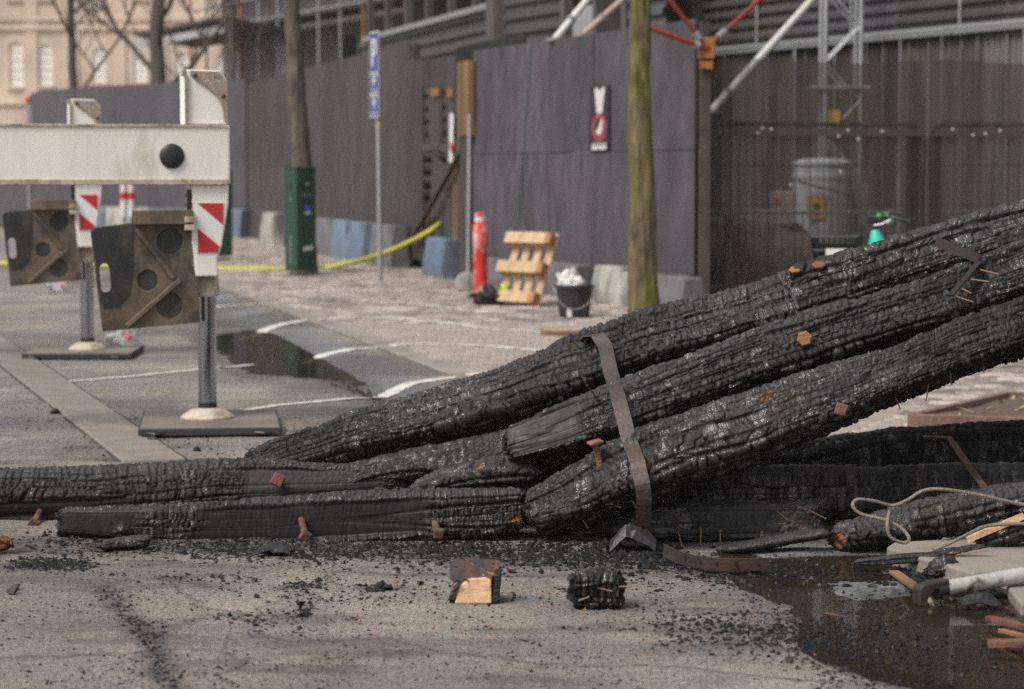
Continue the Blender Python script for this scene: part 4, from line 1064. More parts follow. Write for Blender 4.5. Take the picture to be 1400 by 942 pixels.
MB().plate([(-.06, -.17), (.04, -.18), (.10, -.14), (.11, -.02), (.06, -.01), (.03, -.06), (-.02, -.11), (-.07, -.13)], [], pf, UXp, UYp, .002).build('hand_print', mpw, post)
MB().plate([(-.21, -.335), (-.03, -.34), (.01, -.32), (.04, -.34), (.21, -.335), (.20, -.265), (-.18, -.265)], [], pf, UXp, UYp, .002).build('text_block', mpw, post)
for k in range(2): MB().plate([(-.17, -.30 + k * .02), (.18, -.30 + k * .02), (.18, -.292 + k * .02), (-.17, -.292 + k * .02)], [], pf + HN * .0025, UXp, UYp, .001).build('text_line', mpost, post)

# ================================================================== STREET FURNITURE
mgalv = mk('galvanised_steel', (.40, .41, .43), .45, .6, var=.12, vscale=8, rvar=.1)
mgreen = mk('dark_green_paint', (.017, .062, .040), .5, var=.12, vscale=4, col2=(.014, .045, .032), c2amt=.4)
msignb = mk('sign_blue', (.05, .07, .26), .45, var=.08)
mbluel = mk('blue_label', (.05, .09, .45), .5)
def cabinet(loc, w, d, h, rz, label, detail=True):
    t = thing('utility_cabinet', loc, label, 'utility cabinet', 'green utility cabinets', rz)
    bdy = MB().box((0, 0, h / 2 + .04), (w, d, h - .08)).build('body', mgreen, t, bevel=.008, local=True)
    MB().box((0, 0, h - .015), (w + .02, d + .02, .03)).build('cap', mgreen, t, bevel=.006, local=True)
    MB().box((0, 0, .02), (w - .02, d - .02, .04)).build('plinth', mdkwood, t, local=True)
    MB().box((0, -d / 2 - .004, h * .56), (w - .04, .008, h * .72)).build('door', mgreen, t, bevel=.004, local=True)
    if detail:
        MB().box((.02, -d / 2 - .0105, h * .62), (.10, .004, .08)).build('blue_label', mbluel, t, local=True)
        MB().box((.02, -d / 2 - .0105, h * .58), (.09, .004, .03)).build('sticker', mpw, t, local=True)
        MB().box((.02, -d / 2 - .0105, h * .26), (.15, .004, .05), Matrix.Rotation(R(-8), 3, 'Y')).build('sticker', mpw, t, local=True)
        for k in range(6): MB().box((-.07 + k * .028, -d / 2 - .0105, h * .745), (.018, .003, .022)).build('letter', mgalv, t, local=True)
        MB().lathe([(.022, 0), (.022, .01), (.012, .014)], (.02, -d / 2 - .008, h * .84), 14, Matrix.Rotation(R(90), 3, 'X')).build('lock', mgalv, t, local=True)
        MB().lathe([(.035, 0), (.035, .008)], (-w / 2 - .001, .0, h * .83), 16, Matrix.Rotation(R(-90), 3, 'Y')).build('lock', mblack, t, local=True)
        MB().lathe([(.02, 0), (.02, .006)], (-w / 2 - .001, .0, h * .70), 12, Matrix.Rotation(R(-90), 3, 'Y')).build('badge', mgalv, t, local=True)
        rl = random.Random(4)
        for k in range(11): MB().box((-w / 2 - .002, .0, h * .13 + k * .034), (.003, .035 + .02 * rl.random(), .02)).build('letter', mgalv, t, local=True)
    return t
cabinet(G(411, 378), .30, .30, 1.46, R(37), 'dark green utility cabinet with vertical lettering before the tree')
cabinet(P(303, 300, 38.0) * Vector((1, 1, 0)) if False else Vector((P(303, 300, 38).x, 38.0, 0)), .26, .26, 1.4, R(30), 'dark green utility cabinet hidden behind the crane jack', False)

# parking sign
sp = G(520, 388); sp.z = 0
t = thing('parking_sign', sp, 'blue parking sign of three plates on a thin grey post', 'sign')
MB().tube([sp + Vector((0, 0, -.03)), sp + Vector((-.01, 0, 1.5)), sp + Vector((-.035, 0, 3.1))], .03, 14).build('post', mgalv, t, smooth=True)
snv = Vector((-.95, -.31, 0)).normalized(); sux = snv.cross(Vector((0, 0, 1))); sux = -sux if sux.x < 0 else sux
if sux.cross(Vector((0, 0, 1))).dot(snv) < 0: sux = -sux
def rrect(w, h, r, n=5):
    o = []
    for cx_, cy_, a0 in ((w / 2 - r, -h / 2 + r, -90), (w / 2 - r, h / 2 - r, 0), (-w / 2 + r, h / 2 - r, 90), (-w / 2 + r, -h / 2 + r, 180)):
        o += [(cx_ + r * math.cos(R(a0 + 90 * k / n)), cy_ + r * math.sin(R(a0 + 90 * k / n))) for k in range(n + 1)]
    return o
def zpx(y): return 1.37 + (237 - y) / S(sp.y)
for (y0, y1, kind_) in ((45, 101, 'P'), (102.5, 130, 's'), (131.5, 161, 's')):
    zc = (zpx(y0) + zpx(y1)) / 2; hh = zpx(y0) - zpx(y1); o_ = sp + Vector((-.03, 0, zc)) + snv * .035
    pl = MB().plate(rrect(.44, hh, .03), [], o_, sux, (0, 0, 1), .004).build('plate', mpw, t)
    MB().plate(rrect(.405, hh - .035, .02), [], o_ + snv * .0045, sux, (0, 0, 1), .001).build('blue_field', msignb, pl)
    f_ = o_ + snv * .006
    if kind_ == 'P':
        ol = [(-.11, -.17), (-.03, -.17), (-.03, -.05), (.04, -.05), (.10, -.02), (.13, .05), (.10, .13), (.04, .17), (-.11, .17)]
        MB().plate(ol, [[(-.03, .01), (.03, .01), (.055, .055), (.03, .105), (-.03, .105)]], f_, sux, (0, 0, 1), .001).build('letter', mpw, pl)
    else:
        MB().plate(rrect(.13, .075, .02), [], f_ + Vector((0, 0, hh * .2)), sux, (0, 0, 1), .001).build('symbol', mpw, pl)
        MB().plate(rrect(.045, .06, .01), [], f_ + Vector((0, 0, -.005)), sux, (0, 0, 1), .001).build('symbol', mpw, pl)
        MB().plate(rrect(.26, .014, .005), [], f_ + Vector((0, 0, -hh * .30)), sux, (0, 0, 1), .001).build('text_line', mpw, pl)
    MB().box(sp + Vector((-.03, 0, zc)), (.08, .08, .03)).build('clamp', mgalv, pl)
MB().tube([sp + Vector((-.014, 0, 1.93)), sp + Vector((-.0155, 0, 2.0))], .0315, 14).build('yellow_band', mk('yellow_tape', (.55, .38, .06), .6), t)

# grey post with a round foot against the hoarding corner
gp = G(640, 400); gp.z = 0
t = thing('barrier_post', gp, 'thin grey steel post in a round white foot at the hoarding corner', 'post')
MB().tube([gp, gp + Vector((.02, .02, 2.05))], .022, 12).build('tube', mgalv, t, smooth=True)
MB().lathe([(.11, -.035), (.12, -.03), (.12, .03), (.10, .035)], gp + Vector((-.02, -.05, .12)), 24, Matrix.Rotation(R(82), 3, 'X')).build('foot', mwhc, t, bevel=.004)
# red and white plastic delineator
dp = G(657, 409); dp.z = 0
mdel = mk('delineator_red_white', (.62, .03, .022), .5, col2=(.72, .68, .66), c2amt=.36, c2scale=3.2, stretch=(2.0, 2.0, 1))
t = thing('traffic_delineator', dp, 'red plastic delineator post with peeled white bands beside the pallet', 'delineator')
MB().lathe([(.075, .05), (.078, .3), (.075, .55), (.082, .57), (.083, .80), (.06, .84), (.062, .92), (.055, .945)], dp, 20).build('body', mdel, t, smooth=True)
MB().lathe([(.08, 0), (.14, .012), (.14, .04), (.08, .06)], dp, 20).build('foot', mblack, t, smooth=True)
MB().lathe([(.0645, .845), (.0645, .895)], dp, 20).build('white_band', mpw, t, smooth=True)

# pallet leaning against the hoarding
mpal = mk('pallet_wood', (.52, .37, .22), .75, var=.14, vscale=6, col2=(.38, .25, .14), c2amt=.35, c2scale=3, bump=.25, bscale=30, stretch=(1, 5, 1))
mpal_e = mk('pallet_end_grain', (.34, .16, .07), .8, var=.2, vscale=10)
pb = G(706, 421); pb.z = 0
t = thing('wooden_pallet', pb, 'pale wooden pallet leaning on edge against the hoarding', 'pallet')
out_h = Vector((-.72, -.69, 0)).normalized(); acr = Vector((.69, -.72, 0)).normalized()   # underside with its bearers towards the street
lean = (out_h * -.40 + Vector((0, 0, 1))).normalized()
out_ = acr.cross(lean); out_ = out_ if out_.dot(out_h) > 0 else -out_
pcen = pb + Vector((0, .12, .012))
def pbox(u0, u1, v0, v1, w0, w1, mat, name):
    c = pcen + acr * ((u0 + u1) / 2) + lean * ((v0 + v1) / 2) + out_ * ((w0 + w1) / 2)
    m_ = MB(); vs_ = []
    for w in (w0, w1):
        for v in (v0, v1):
            for u in (u0, u1): vs_.append(pcen + acr * u + lean * v + out_ * w)
    m_.add(vs_, [(0, 2, 3, 1), (4, 5, 7, 6), (0, 1, 5, 4), (2, 6, 7, 3), (0, 4, 6, 2), (1, 3, 7, 5)])
    bm_ = m_.build(name, mat, t, bevel=.004)
    return bm_
for k in range(4): pbox(-.30 + k * .17, -.30 + k * .17 + .10, .0, .80, -.022, 0, mpal, 'deck_board')
for v in (.0, .32, .64):
    pbox(-.34, .34, v, v + .14, .001, .022, mpal, 'cross_board')
    pbox(-.33, .26, v + .01, v + .13, .023, .12, mpal, 'bearer')
    pbox(.2605, .335, v + .01, v + .13, .023, .12, mpal_e, 'bearer_end')
# black work bag with a yellow flash beside it
t = thing('work_bag', G(673, 419) * Vector((1, 1, 0)), 'crumpled black work bag with yellow green patch at the pallet foot', 'bag')
c = ORG[t.name]
def blob(name, c, rx, ry, rz_, mat, par, seed=0, nz=.25, n=14, label=None):
    V, Q = [], []
    for i in range(n + 1):
        th_ = math.pi * i / n
        for k in range(n * 2):
            V.append((math.sin(th_) * math.cos(math.pi * k / n), math.sin(th_) * math.sin(math.pi * k / n), math.cos(th_)))
    V = np.array(V); nn = fbm(V[:, 0] * 1.6 + seed * 3.1 + V[:, 2], V[:, 1] * 1.6 + V[:, 2] * 1.3 + seed, seed, 4)
    V = V * (1 + nz * 2 * (nn - .5))[:, None] * np.array([rx, ry, rz_]); V[:, 2] = np.maximum(V[:, 2], -rz_ * .72); V += np.array(tuple(c)) + np.array([0, 0, rz_ * .72])
    m2 = 2 * n; idx = np.arange((n + 1) * m2).reshape(n + 1, m2); r_ = np.roll(idx, -1, 1)
    Q = np.stack([idx[:-1], idx[1:], r_[1:], r_[:-1]], -1).reshape(-1, 4)
    m_ = MB(); m_.v = [Vector(v) for v in V]; m_.f = [tuple(int(x) for x in q) for q in Q]
    return m_.build(name, mat, par, smooth=True)
mbag = mk('black_fabric', (.022, .022, .028), .8, var=.2, bump=.4, bscale=20)
myel = mk('high_visibility_yellow', (.45, .55, .05), .7, var=.1)
blob('bag', c + Vector((-.02, .02, 0)), .17, .13, .12, mbag, t, 4, .9, 18)
blob('yellow_patch', c + Vector((.12, -.02, .06)), .05, .06, .10, myel, t, 9, .8)
# bucket
bp0 = G(785, 436); bp0.z = 0
t = thing('bucket', bp0, 'black plastic bucket standing before the concrete blocks', 'bucket')
MB().lathe([(.135, 0), (.14, .01), (.175, .29), (.19, .295), (.19, .325), (.178, .328), (.165, .30), (.13, .03), (.01, .025)], bp0, 32).build('tub', mk('bucket_black', (.028, .029, .034), .45, var=.1), t, smooth=True)
MB().tube([bp0 + Vector((.185 * math.cos(a), -.185 * abs(math.sin(a)) * .8 - .02, .30 - .2 * abs(math.sin(a)))) for a in np.linspace(0, math.pi, 13)], .004, 6).build('handle', mgalv, t)
MB().box(bp0 + Vector((-.05, -.152, .065)), (.045, .008, .08), Matrix.Rotation(R(-7), 3, 'X')).build('sticker', mpw, t)
mfoil = mk('white_plastic_bag', (.62, .60, .58), .6, var=.1, bump=.3, bscale=20)
tag(blob('plastic_bag', bp0 + Vector((-.04, 0, .24)), .125, .11, .11, mfoil, None, 13, 1.1, 18), 'crumpled white plastic bag stuffed into the black bucket', 'plastic bag')
# fire hose
mhose = mk('yellow_hose', (.46, .46, .06), .65, var=.15, vscale=5)
hp = [(-60, 360, .03), (100, 362, .03), (235, 366, .03), (330, 368, .03), (410, 368, .03)]
pts = [G(x, y, z) for x, y, z in hp] + [P(445, 366, 34.6), P(480, 359, 34.0), P(520, 348, 33.5), P(556, 333, 32.9), P(588, 316, 32.5), kz(604, 304, .0)]
dn = []
for i in range(len(pts) - 1):
    p0_, p1_, p2_, p3_ = pts[max(i - 1, 0)], pts[i], pts[i + 1], pts[min(i + 2, len(pts) - 1)]
    for k in range(8):
        u = k / 8
        dn.append(.5 * (2 * p1_ + (p2_ - p0_) * u + (2 * p0_ - 5 * p1_ + 4 * p2_ - p3_) * u * u + (3 * p1_ - p0_ - 3 * p2_ + p3_) * u ** 3))
tag(MB().tube(dn, .036, 12).build('fire_hose', mhose, smooth=True), 'yellow fire hose lying on the setts and rising into the broken gate', 'hose')
# plank on the setts, left of the tree
tag(MB().box(G(790, 461) + Vector((0, 0, .03)), (.62, .14, .05), Matrix.Rotation(R(6), 3, 'Z')).build('plank', mtimber, bevel=.005), 'short brown plank on the setts near the mossy trunk', 'plank')
# striped marker posts far behind the crane jacks
def striped(px, loc_d, label):
    b0 = Vector((P(px, 300, loc_d).x, loc_d, 0)); t = thing('marker_post', b0, label, 'marker post', 'red and white marker posts')
    MB().tube([b0, b0 + Vector((0, 0, .9))], .03, 12).build('tube', mgalv, t, smooth=True)
    sl_ = MB().tube([b0 + Vector((0, 0, .72)), b0 + Vector((0, 0, 1.34))], .05, 14).build('sleeve', mpw, t, smooth=True)
    for z in (.98, 1.28): MB().tube([b0 + Vector((0, 0, z)), b0 + Vector((0, 0, z + .11))], .052, 14).build('red_band', mred, sl_, smooth=True)
striped(169.5, 36, 'banded marker post under the crane arm, beside the far outrigger')
striped(180, 36, 'banded marker post under the crane arm, beside the near spreader plate')

# ================================================================== TREES
mbark_m = mk('mossy_bark', (.13, .095, .058), .9, var=.65, vscale=16, col2=(.135, .13, .022), c2amt=.46, c2scale=4.5, bump=1.0, bscale=18, stretch=(1, 1, .35))
mbark = mk('grey_bark', (.105, .085, .065), .9, var=.55, vscale=14, col2=(.14, .12, .09), c2amt=.3, bump=.9, bscale=16, stretch=(1, 1, .35))
mbark_f = mk('far_bark', (.085, .066, .056), .9, var=.2)
def bare_tree(label, base, r0, h, fork, seed, mat, grp=None, spread=.8, levels=4, lean=(0, 0), nlimb=4, twig=.011, limbr=.5):
    rg_ = random.Random(seed)
    t = thing('bare_tree', base, label, 'tree', grp)
    n = 14; pts, rs = [], []
    for k in range(n + 1):
        f = k / n; z = h * f
        pts.append(base + Vector((lean[0] * f + .03 * math.sin(f * 5 + seed) * r0 * 6, lean[1] * f, z - .02)))
        rs.append(r0 * (1.28 - .28 * min(1, f * 9)) * (1 - .55 * f) if h > 6 else r0 * (1.22 - .22 * min(1, f * 12)) * (1 - .12 * f))
    # trunk with furrowed bark
    na, nr = (56, 260) if h < 7.5 else (16, 30)
    fz_ = np.linspace(0, 1, nr); an_ = np.linspace(0, 2 * math.pi, na, endpoint=False)
    cx_ = np.interp(fz_, np.linspace(0, 1, n + 1), [p.x for p in pts]); cy_ = np.interp(fz_, np.linspace(0, 1, n + 1), [p.y for p in pts]); rr_ = np.interp(fz_, np.linspace(0, 1, n + 1), rs)
    F_, A_ = np.meshgrid(fz_, an_, indexing='ij')
    ca, sa = np.cos(A_), np.sin(A_)
    br_ = fbm(A_ * 9 / 2 / math.pi * 2 + 2 * fbm(A_ * 2, F_ * h * 3, seed + 3, 2), F_ * h * 2.2, seed, 3)
    rad = rr_[:, None] * (1 + .30 * (br_ - .5) + .14 * (fbm(ca * 1.5 + 5, sa * 1.5 + F_ * h * 1.2, seed + 1, 2) - .5)) + .006 * (fbm(A_ * 14, F_ * h * 14, seed + 5, 2) - .5)
    wob = .6 * r0 * (fbm(F_[:, :1] * h * .8, F_[:, :1] * 0, seed + 9, 2) - .5)
    V = np.stack([cx_[:, None] + wob + rad * ca, cy_[:, None] + rad * sa, np.broadcast_to((fz_ * h - .02)[:, None], rad.shape)], -1).reshape(-1, 3)
    idx = np.arange(nr * na).reshape(nr, na); r2 = np.roll(idx, -1, 1)
    np_mesh('trunk', V, np.stack([idx[:-1], r2[:-1], r2[1:], idx[1:]], -1).reshape(-1, 4), mat, parent=t)
    cr_ = MB()
    def limb(p, d, L_, r, lev):
        m = 6; q = [p]; rr = [r]; dd = d.copy()
        for k in range(m):
            dd = (dd + Vector((rg_.uniform(-1, 1), rg_.uniform(-1, 1), rg_.uniform(-.2, .9))) * .16).normalized()
            q.append(q[-1] + dd * (L_ / m)); rr.append(max(twig * .5, r * (1 - .62 * (k + 1) / m)))
        cr_.tube(q, rr, 9 if lev < 2 else 5, caps=False)
        if lev < levels:
            for k in range(2, m + 1):
                for _ in range(1 if k < m else 2):
                    a = rg_.uniform(0, 2 * math.pi); side_ = Vector((math.cos(a), math.sin(a), rg_.uniform(-.1, .6)))
                    limb(q[k], (dd * .8 + side_ * .85).normalized(), L_ * rg_.uniform(.5, .72), max(twig * .6, rr[k] * .72), lev + 1)
    for k in range(nlimb):
        f = fork + (1 - fork) * k / max(1, nlimb - 1) * .98
        i = min(n, int(f * n)); a = seed * 1.3 + k * 2.4
        d = Vector((math.cos(a) * spread, math.sin(a) * spread * .8, .75)).normalized()
        limb(pts[i], d, h * .42, rs[i] * limbr, 1)
    cr_.build('crown', mat, t, smooth=True)
    return t
tb = G(877, 441); tb.z = 0
bare_tree('mossy green tree trunk standing before the purple grey hoarding', tb, .125, 6.4, .75, 3, mbark_m, None, .7, 2, (-.02, 0), 4)
tl_ = Vector((P(412, 350, 33).x, 33.0, 0))
bare_tree('bare brown tree trunk rising behind the green cabinet', tl_, .15, 6.6, .62, 8, mbark, None, .7, 3, (-.12, 0), 5)
bare_tree('bare tree with a thick forking trunk behind the slate hoarding', Vector((P(212, 100, 66).x, 66, 0)), .27, 9.5, .36, 5, mbark_f, 'bare trees beyond the hoarding', .85, 4, (.05, 0), 8, .010, .42)
bare_tree('slender bare tree before the arched windows', Vector((P(101, 100, 68).x, 68, 0)), .16, 9.0, .42, 14, mbark_f, 'bare trees beyond the hoarding', .8, 4, (-.05, 0), 8, .010, .42)
bare_tree('thin bare sapling between the scaffold and the hoarding corner', Vector((P(318, 100, 60).x, 60, 0)), .09, 7.5, .35, 22, mbark_f, 'bare trees beyond the hoarding', .8, 3, (0, 0), 6, .010, .40)

# ================================================================== THE BUILDING SITE BEHIND THE HOARDINGS
def corr_sheet(p, d, up_, w, h, period, amp, nrm, mat, par, name='cladding_sheet', trap=True):
    """profiled metal sheet: p lower left corner, ribs run along up_"""
    n = max(2, int(round(w / period))); xs_, os_ = [], []
    for k in range(n):
        for f, o in ((0, 0), (.35, 0), (.5, 1), (.85, 1)) if trap else ((0, 0), (.25, .5), (.5, 1), (.75, .5)):
            xs_.append((k + f) * w / n); os_.append(o * amp)
    xs_.append(w); os_.append(0)
    V = [p + d * x + nrm * o for x, o in zip(xs_, os_)] + [p + d * x + nrm * o + up_ * h for x, o in zip(xs_, os_)]
    m = len(xs_)
    Fz = [(k, k + 1, m + k + 1, m + k) for k in range(m - 1)]
    mb = MB().add(V, Fz)
    o = mb.build(name, mat, par)
    sd_ = o.modifiers.new('thickness', 'SOLIDIFY'); sd_.thickness = .004
    return o
mclads = [mk('cladding_%d' % k, c, .5, .25, var=.12, vscale=2, col2=tuple(x * .7 for x in c), c2amt=.35, c2scale=1.5, stretch=(1, 1, .3)) for k, c in
          enumerate(((.10, .092, .09), (.135, .115, .10), (.098, .10, .135), (.07, .062, .06), (.19, .18, .175)))]
mlouv = [mk('louvre_%d' % k, c, .5, .25, var=.12, vscale=2) for k, c in enumerate(((.115, .11, .125), (.095, .088, .09), (.12, .108, .105)))]
WA = Vector((P(880, 240, 38.5).x, 38.5, 0)); WB = Vector((P(1400, 240, 29.5).x, 29.5, 0)); WD = (WB - WA).normalized(); WN = tocam(WA, WB)
sw = thing('clad_site_wall', WA, 'dark site wall of corrugated sheets behind the mesh fence', 'wall')
rg = random.Random(17); x = 0; Lw = 15.5; k = 0
while x < Lw:
    w = rg.choice((.62, .8, .93, 1.05)); 
    corr_sheet(WA + WD * x + WN * rg.random() * .03, WD, Vector((0, 0, 1)), w - .01, 3.12, .115, .035, WN, mclads[rg.choice((0, 1, 2, 3, 0, 1, 4, 1))], sw)
    x += w; k += 1
x = 0
while x < Lw:
    w = 2.4
    for r_ in range(4):
        mt = mlouv[rg.randrange(3)]
        corr_sheet(WA + WD * x + WN * .05 + Vector((0, 0, 3.24 + r_ * 1.2)), Vector((0, 0, 1)), WD, 1.19, w - .01, .17, .05, WN, mt, sw, 'louvre_sheet')
    x += w
MB().bar(WA + WN * .10 + Vector((0, 0, 3.16)), WA + WD * Lw + WN * .10 + Vector((0, 0, 3.16)), .10, .10).build('gutter_rail', mgalv, sw, bevel=.01)
for k in range(6):
    c = WA + WD * (1.2 + k * 2.5) + WN * .12
    MB().tube([c + Vector((0, 0, 3.1)), c + Vector((0, 0, 8))], .02, 8).build('cable_pipe', mgalv, sw)
rgc = random.Random(9)
for k in range(26): MB().box(WA + WD * (.3 + k * .58 + rgc.random() * .3) + WN * .075 + Vector((0, 0, 1.6)), (.022 + .03 * rgc.random(), .03, 3.0), rotz_to(WD)).build('rib_highlight_strip', mgalv if rgc.random() < .35 else mclads[4], sw)  # added pale strips paint the highlights of the corrugation ribs

# taller louvre-clad shed behind the dark hoarding
UA = Vector((P(700, 240, 36.5).x, 36.5, 0)); UB = Vector((P(505, 240, 47.0).x, 47.0, 0)); UD = (UB - UA).normalized(); UN = tocam(UA, UB)
us = thing('louvred_shed', UA, 'dark louvre clad shed with open strip, behind the broken gate', 'shed')
Lu = (UB - UA).length
x = -1.5; zt = 1.37 + (237 - 10) / S(37.0)
while x < Lu:
    for (z0, hz_) in ((0, 1.3), (1.31, 1.3), (2.62, zt - 2.62)):
        corr_sheet(UA + UD * x + Vector((0, 0, z0)), Vector((0, 0, 1)), UD, hz_, 2.18, .20, .05, UN, mlouv[1 if rg.random() < .7 else 2], us, 'louvre_sheet')
    x += 2.2
MB().bar(UA - UD * 1.5 + UN * .1 + Vector((0, 0, zt + .03)), UB + UN * .1 + Vector((0, 0, zt + .03)), .08, .09).build('sill_rail', mgalv, us)
for k in range(8): MB().box(UA + UD * (-1.2 + k * 1.7) + Vector((0, 0, zt + .65)), (.14, .12, 1.2), rotz_to(UD)).build('mullion', mclads[0], us)
MB().box(UA + UD * (Lu / 2) - UN * 1.2 + Vector((0, 0, zt + .65)), (Lu + 4, .06, 1.3), rotz_to(UD)).build('dark_interior', mdeep, us)  # flat near-black sheet, paints the unlit depth of the open strip
MB().bar(UA - UD * 1.5 + Vector((0, 0, zt + 1.4)), UB + Vector((0, 0, zt + 1.4)), .3, .3).build('lintel', mclads[3], us)
MB().box(UA + UD * (Lu / 2 - 1) + Vector((0, 0, zt + 2.6)), (Lu + 4, .1, 2.2), rotz_to(UD)).build('upper_wall', mclads[0], us)
# grey stair tower and a dark recessed bay between the shed and the struts
TA = Vector((P(664, 240, 34.5).x, 34.5, 0))
tw = thing('site_column', TA, 'plain grey clad column rising behind the hoarding corner', 'column')
MB().box(TA + Vector((.25, .1, 3.4)), (.42, .42, 6.8), rotz_to(UD)).build('casing', mclads[1], tw, bevel=.02)
MB().box(TA + Vector((.25, .1, .06)), (.56, .56, .12), rotz_to(UD)).build('base_plate', mgalv, tw)
# dark container with horizontal ribs between column and tree
CA = Vector((P(694, 240, 34.0).x, 34.0, 0)); CB = Vector((P(905, 240, 29.5).x, 29.5, 0)); CD = (CB - CA).normalized(); CN_ = tocam(CA, CB)
ct = thing('site_container', CA, 'dark ribbed site container peeping over the purple grey hoarding', 'container')
Lc = (CB - CA).length
for k in range(2): corr_sheet(CA + CD * (k * 1.0), Vector((0, 0, 1)), CD, 4.4, .98, .2, .05, CN_, mlouv[1], ct, 'ribbed_sheet')
MB().box(CA + CD * ((Lc + 2.1) / 2) - CN_ * .5 + Vector((0, 0, 2.2)), (Lc - 2.0, .06, 4.4), rotz_to(CD)).build('recess_wall', mdeep, ct)  # near-black sheet paints the shade of the recessed bay
for (x_, w_) in ((2.02, .12), (Lc * .62, .10), (Lc * .8, .1)): MB().box(CA + CD * x_ + Vector((0, 0, 2.2)), (w_, .14, 4.4), rotz_to(CD)).build('corner_post', mclads[1], ct, bevel=.01)
for r_ in range(2): corr_sheet(CA + CD * (Lc * .82) + Vector((0, 0, r_ * 2.2)), Vector((0, 0, 1)), CD, 2.19, Lc * .2, .2, .05, CN_, mlouv[0], ct, 'ribbed_sheet')
# raking props leaning over the hoarding
mprop = mk('prop_white', (.62, .60, .56), .5, var=.1, vscale=6); mprop_r = mk('prop_red', (.30, .035, .02), .5, var=.15, vscale=6, col2=(.2, .05, .03), c2amt=.3); mprop_t = mk('prop_tan', (.40, .29, .23), .6, var=.1)
def prop(label, a, b_, r, mat):
    t = thing('raking_prop', a, label, 'prop', 'raking props of the site'); a, b_ = Vector(a), Vector(b_)
    d = (b_ - a).normalized()
    MB().tube([a, b_], r, 12).build('tube', mat, t, smooth=True)
    MB().tube([a + d * .5, a + d * .58], r * 1.35, 12).build('collar', mgalv, t, smooth=True)
    MB().lathe([(r * 2.4, -.01), (r * 2.4, .01)], a, 14).build('foot_plate', mgalv, t)
    return t
def ext(p, q, f0, f1): return p + (q - p) * f0, p + (q - p) * f1
p, q = P(766, 45, 27.6), P(803, 0, 28.4); a, b_ = ext(p, q, -.2, 3.2); prop('white raking prop behind the hoarding, beside a tan one', a, b_, .042, mprop)
p, q = P(806, 40, 27.2), P(851, 0, 28.0); a, b_ = ext(p, q, -.2, 3.2); prop('tan raking prop between the white prop and the mossy tree', a, b_, .038, mprop_t)
p, q = P(975, 150, 27.5), P(1110, 0, 30.5); a, b_ = ext(p, q, -.02, 2.0); prop('long white raking prop crossing above the mesh fence', a, b_, .048, mprop)
# orange bracket with red struts at the fence corner
ob_ = P(966, 66, 23.45)
t = thing('red_steel_brace', ob_, 'red steel brace of three rods meeting at an orange bracket', 'brace')
mor = mk('orange_paint', (.42, .17, .03), .55, var=.2, vscale=12, col2=(.28, .06, .03), c2amt=.4, c2scale=8)
MB().box(ob_ + Vector((0, .02, .0)), (.16, .10, .20)).build('bracket', mor, t, bevel=.008)
MB().box(ob_ + Vector((0, .02, -.16)), (.13, .06, .08)).build('strap', mor, t, bevel=.006)
for (x, y, d_, r_) in ((916, 0, 23.3, .022), (893, 40, 23.3, .026), (1040, -2, 24.4, .024)):
    e_ = P(x, y, d_); b2 = ob_ + Vector((0, -.03, -.0))
    e_ = b2 + (e_ - b2) * 1.6 if x != 893 else b2 + (e_ - b2) * 1.15
    MB().tube([b2, e_], r_, 10).build('rod', mprop_r, t, smooth=True)
    MB().tube([b2.lerp(e_, .12), b2.lerp(e_, .2)], r_ * 1.7, 10).build('turnbuckle', mgalv, t, smooth=True)
ps = Vector((ob_.x, ob_.y + .08, 0))
MB().box(ps + Vector((0, .02, 1.33)), (.09, .09, 2.62)).build('post', mdkwood, t)

# lattice mast
la = Vector((P(1148, 240, 27.6).x, 27.6, 0))
t = thing('lattice_mast', la, 'grey steel lattice mast behind the mesh fence', 'mast')
hw = .20
for sx in (-1, 1):
    for sy in (-1, 1): MB().tube([la + Vector((sx * hw, sy * hw, 1.25)), la + Vector((sx * hw, sy * hw, 5.2))], .026, 10).build('leg', mgalv, t, smooth=True)
for k in range(9):
    z = 1.35 + k * .42
    for sy in (-1, 1):
        a, b_ = ((-hw, hw) if k % 2 else (hw, -hw))
        MB().tube([la + Vector((a, sy * hw, z)), la + Vector((b_, sy * hw, z + .42))], .014, 8).build('diagonal', mgalv, t)
MB().box(la + Vector((-.03, 0, 2.34)), (.66, .5, .035)).build('collar', mgalv, t)
MB().box(la + Vector((-.10, -.25, 2.0)), (.12, .05, .16)).build('warning_plate', mk('warning_yellow', (.58, .36, .03), .5, var=.1), t)
MB().box(la + Vector((0, 0, .62)), (.6, .6, 1.24)).build('ballast', mgrey, t, bevel=.02)
# grey tank with warning plate
tk_ = Vector((P(1124, 240, 26.6).x, 26.6, 0))
t = thing('grey_tank', tk_, 'pale grey upright tank with a yellow plate behind the mesh', 'tank')
mtank = mk('tank_grey', (.46, .49, .53), .5, var=.12, vscale=3, stretch=(1, 1, .3))
MB().lathe([(.31, 0), (.32, .02), (.32, 1.30), (.33, 1.31), (.33, 1.36), (.32, 1.37), (.32, 1.44), (.33, 1.45), (.33, 1.49), (.22, 1.53), (.02, 1.54)], tk_, 36).build('vessel', mtank, t, smooth=True)
MB().box(tk_ + Vector((-.10, -.325, 1.0)), (.20, .015, .25)).build('yellow_plate', mk('plate_yellow', (.50, .30, .03), .55, var=.1), t)
MB().box(tk_ + Vector((-.10, -.336, 1.0)), (.06, .006, .10)).build('symbol', mblack, t)
MB().tube([tk_ + Vector((-.3, -.36, 1.28)), tk_ + Vector((.0, -.4, 1.2)), tk_ + Vector((.28, -.4, 1.12)), tk_ + Vector((.33, -.4, .8))], .013, 8).build('hose', mblack, t)
bx = Vector((P(1070, 240, 26.0).x, 26.0, 0))
t = thing('switch_box', bx, 'beige switch box on a post beside the grey tank', 'switch box')
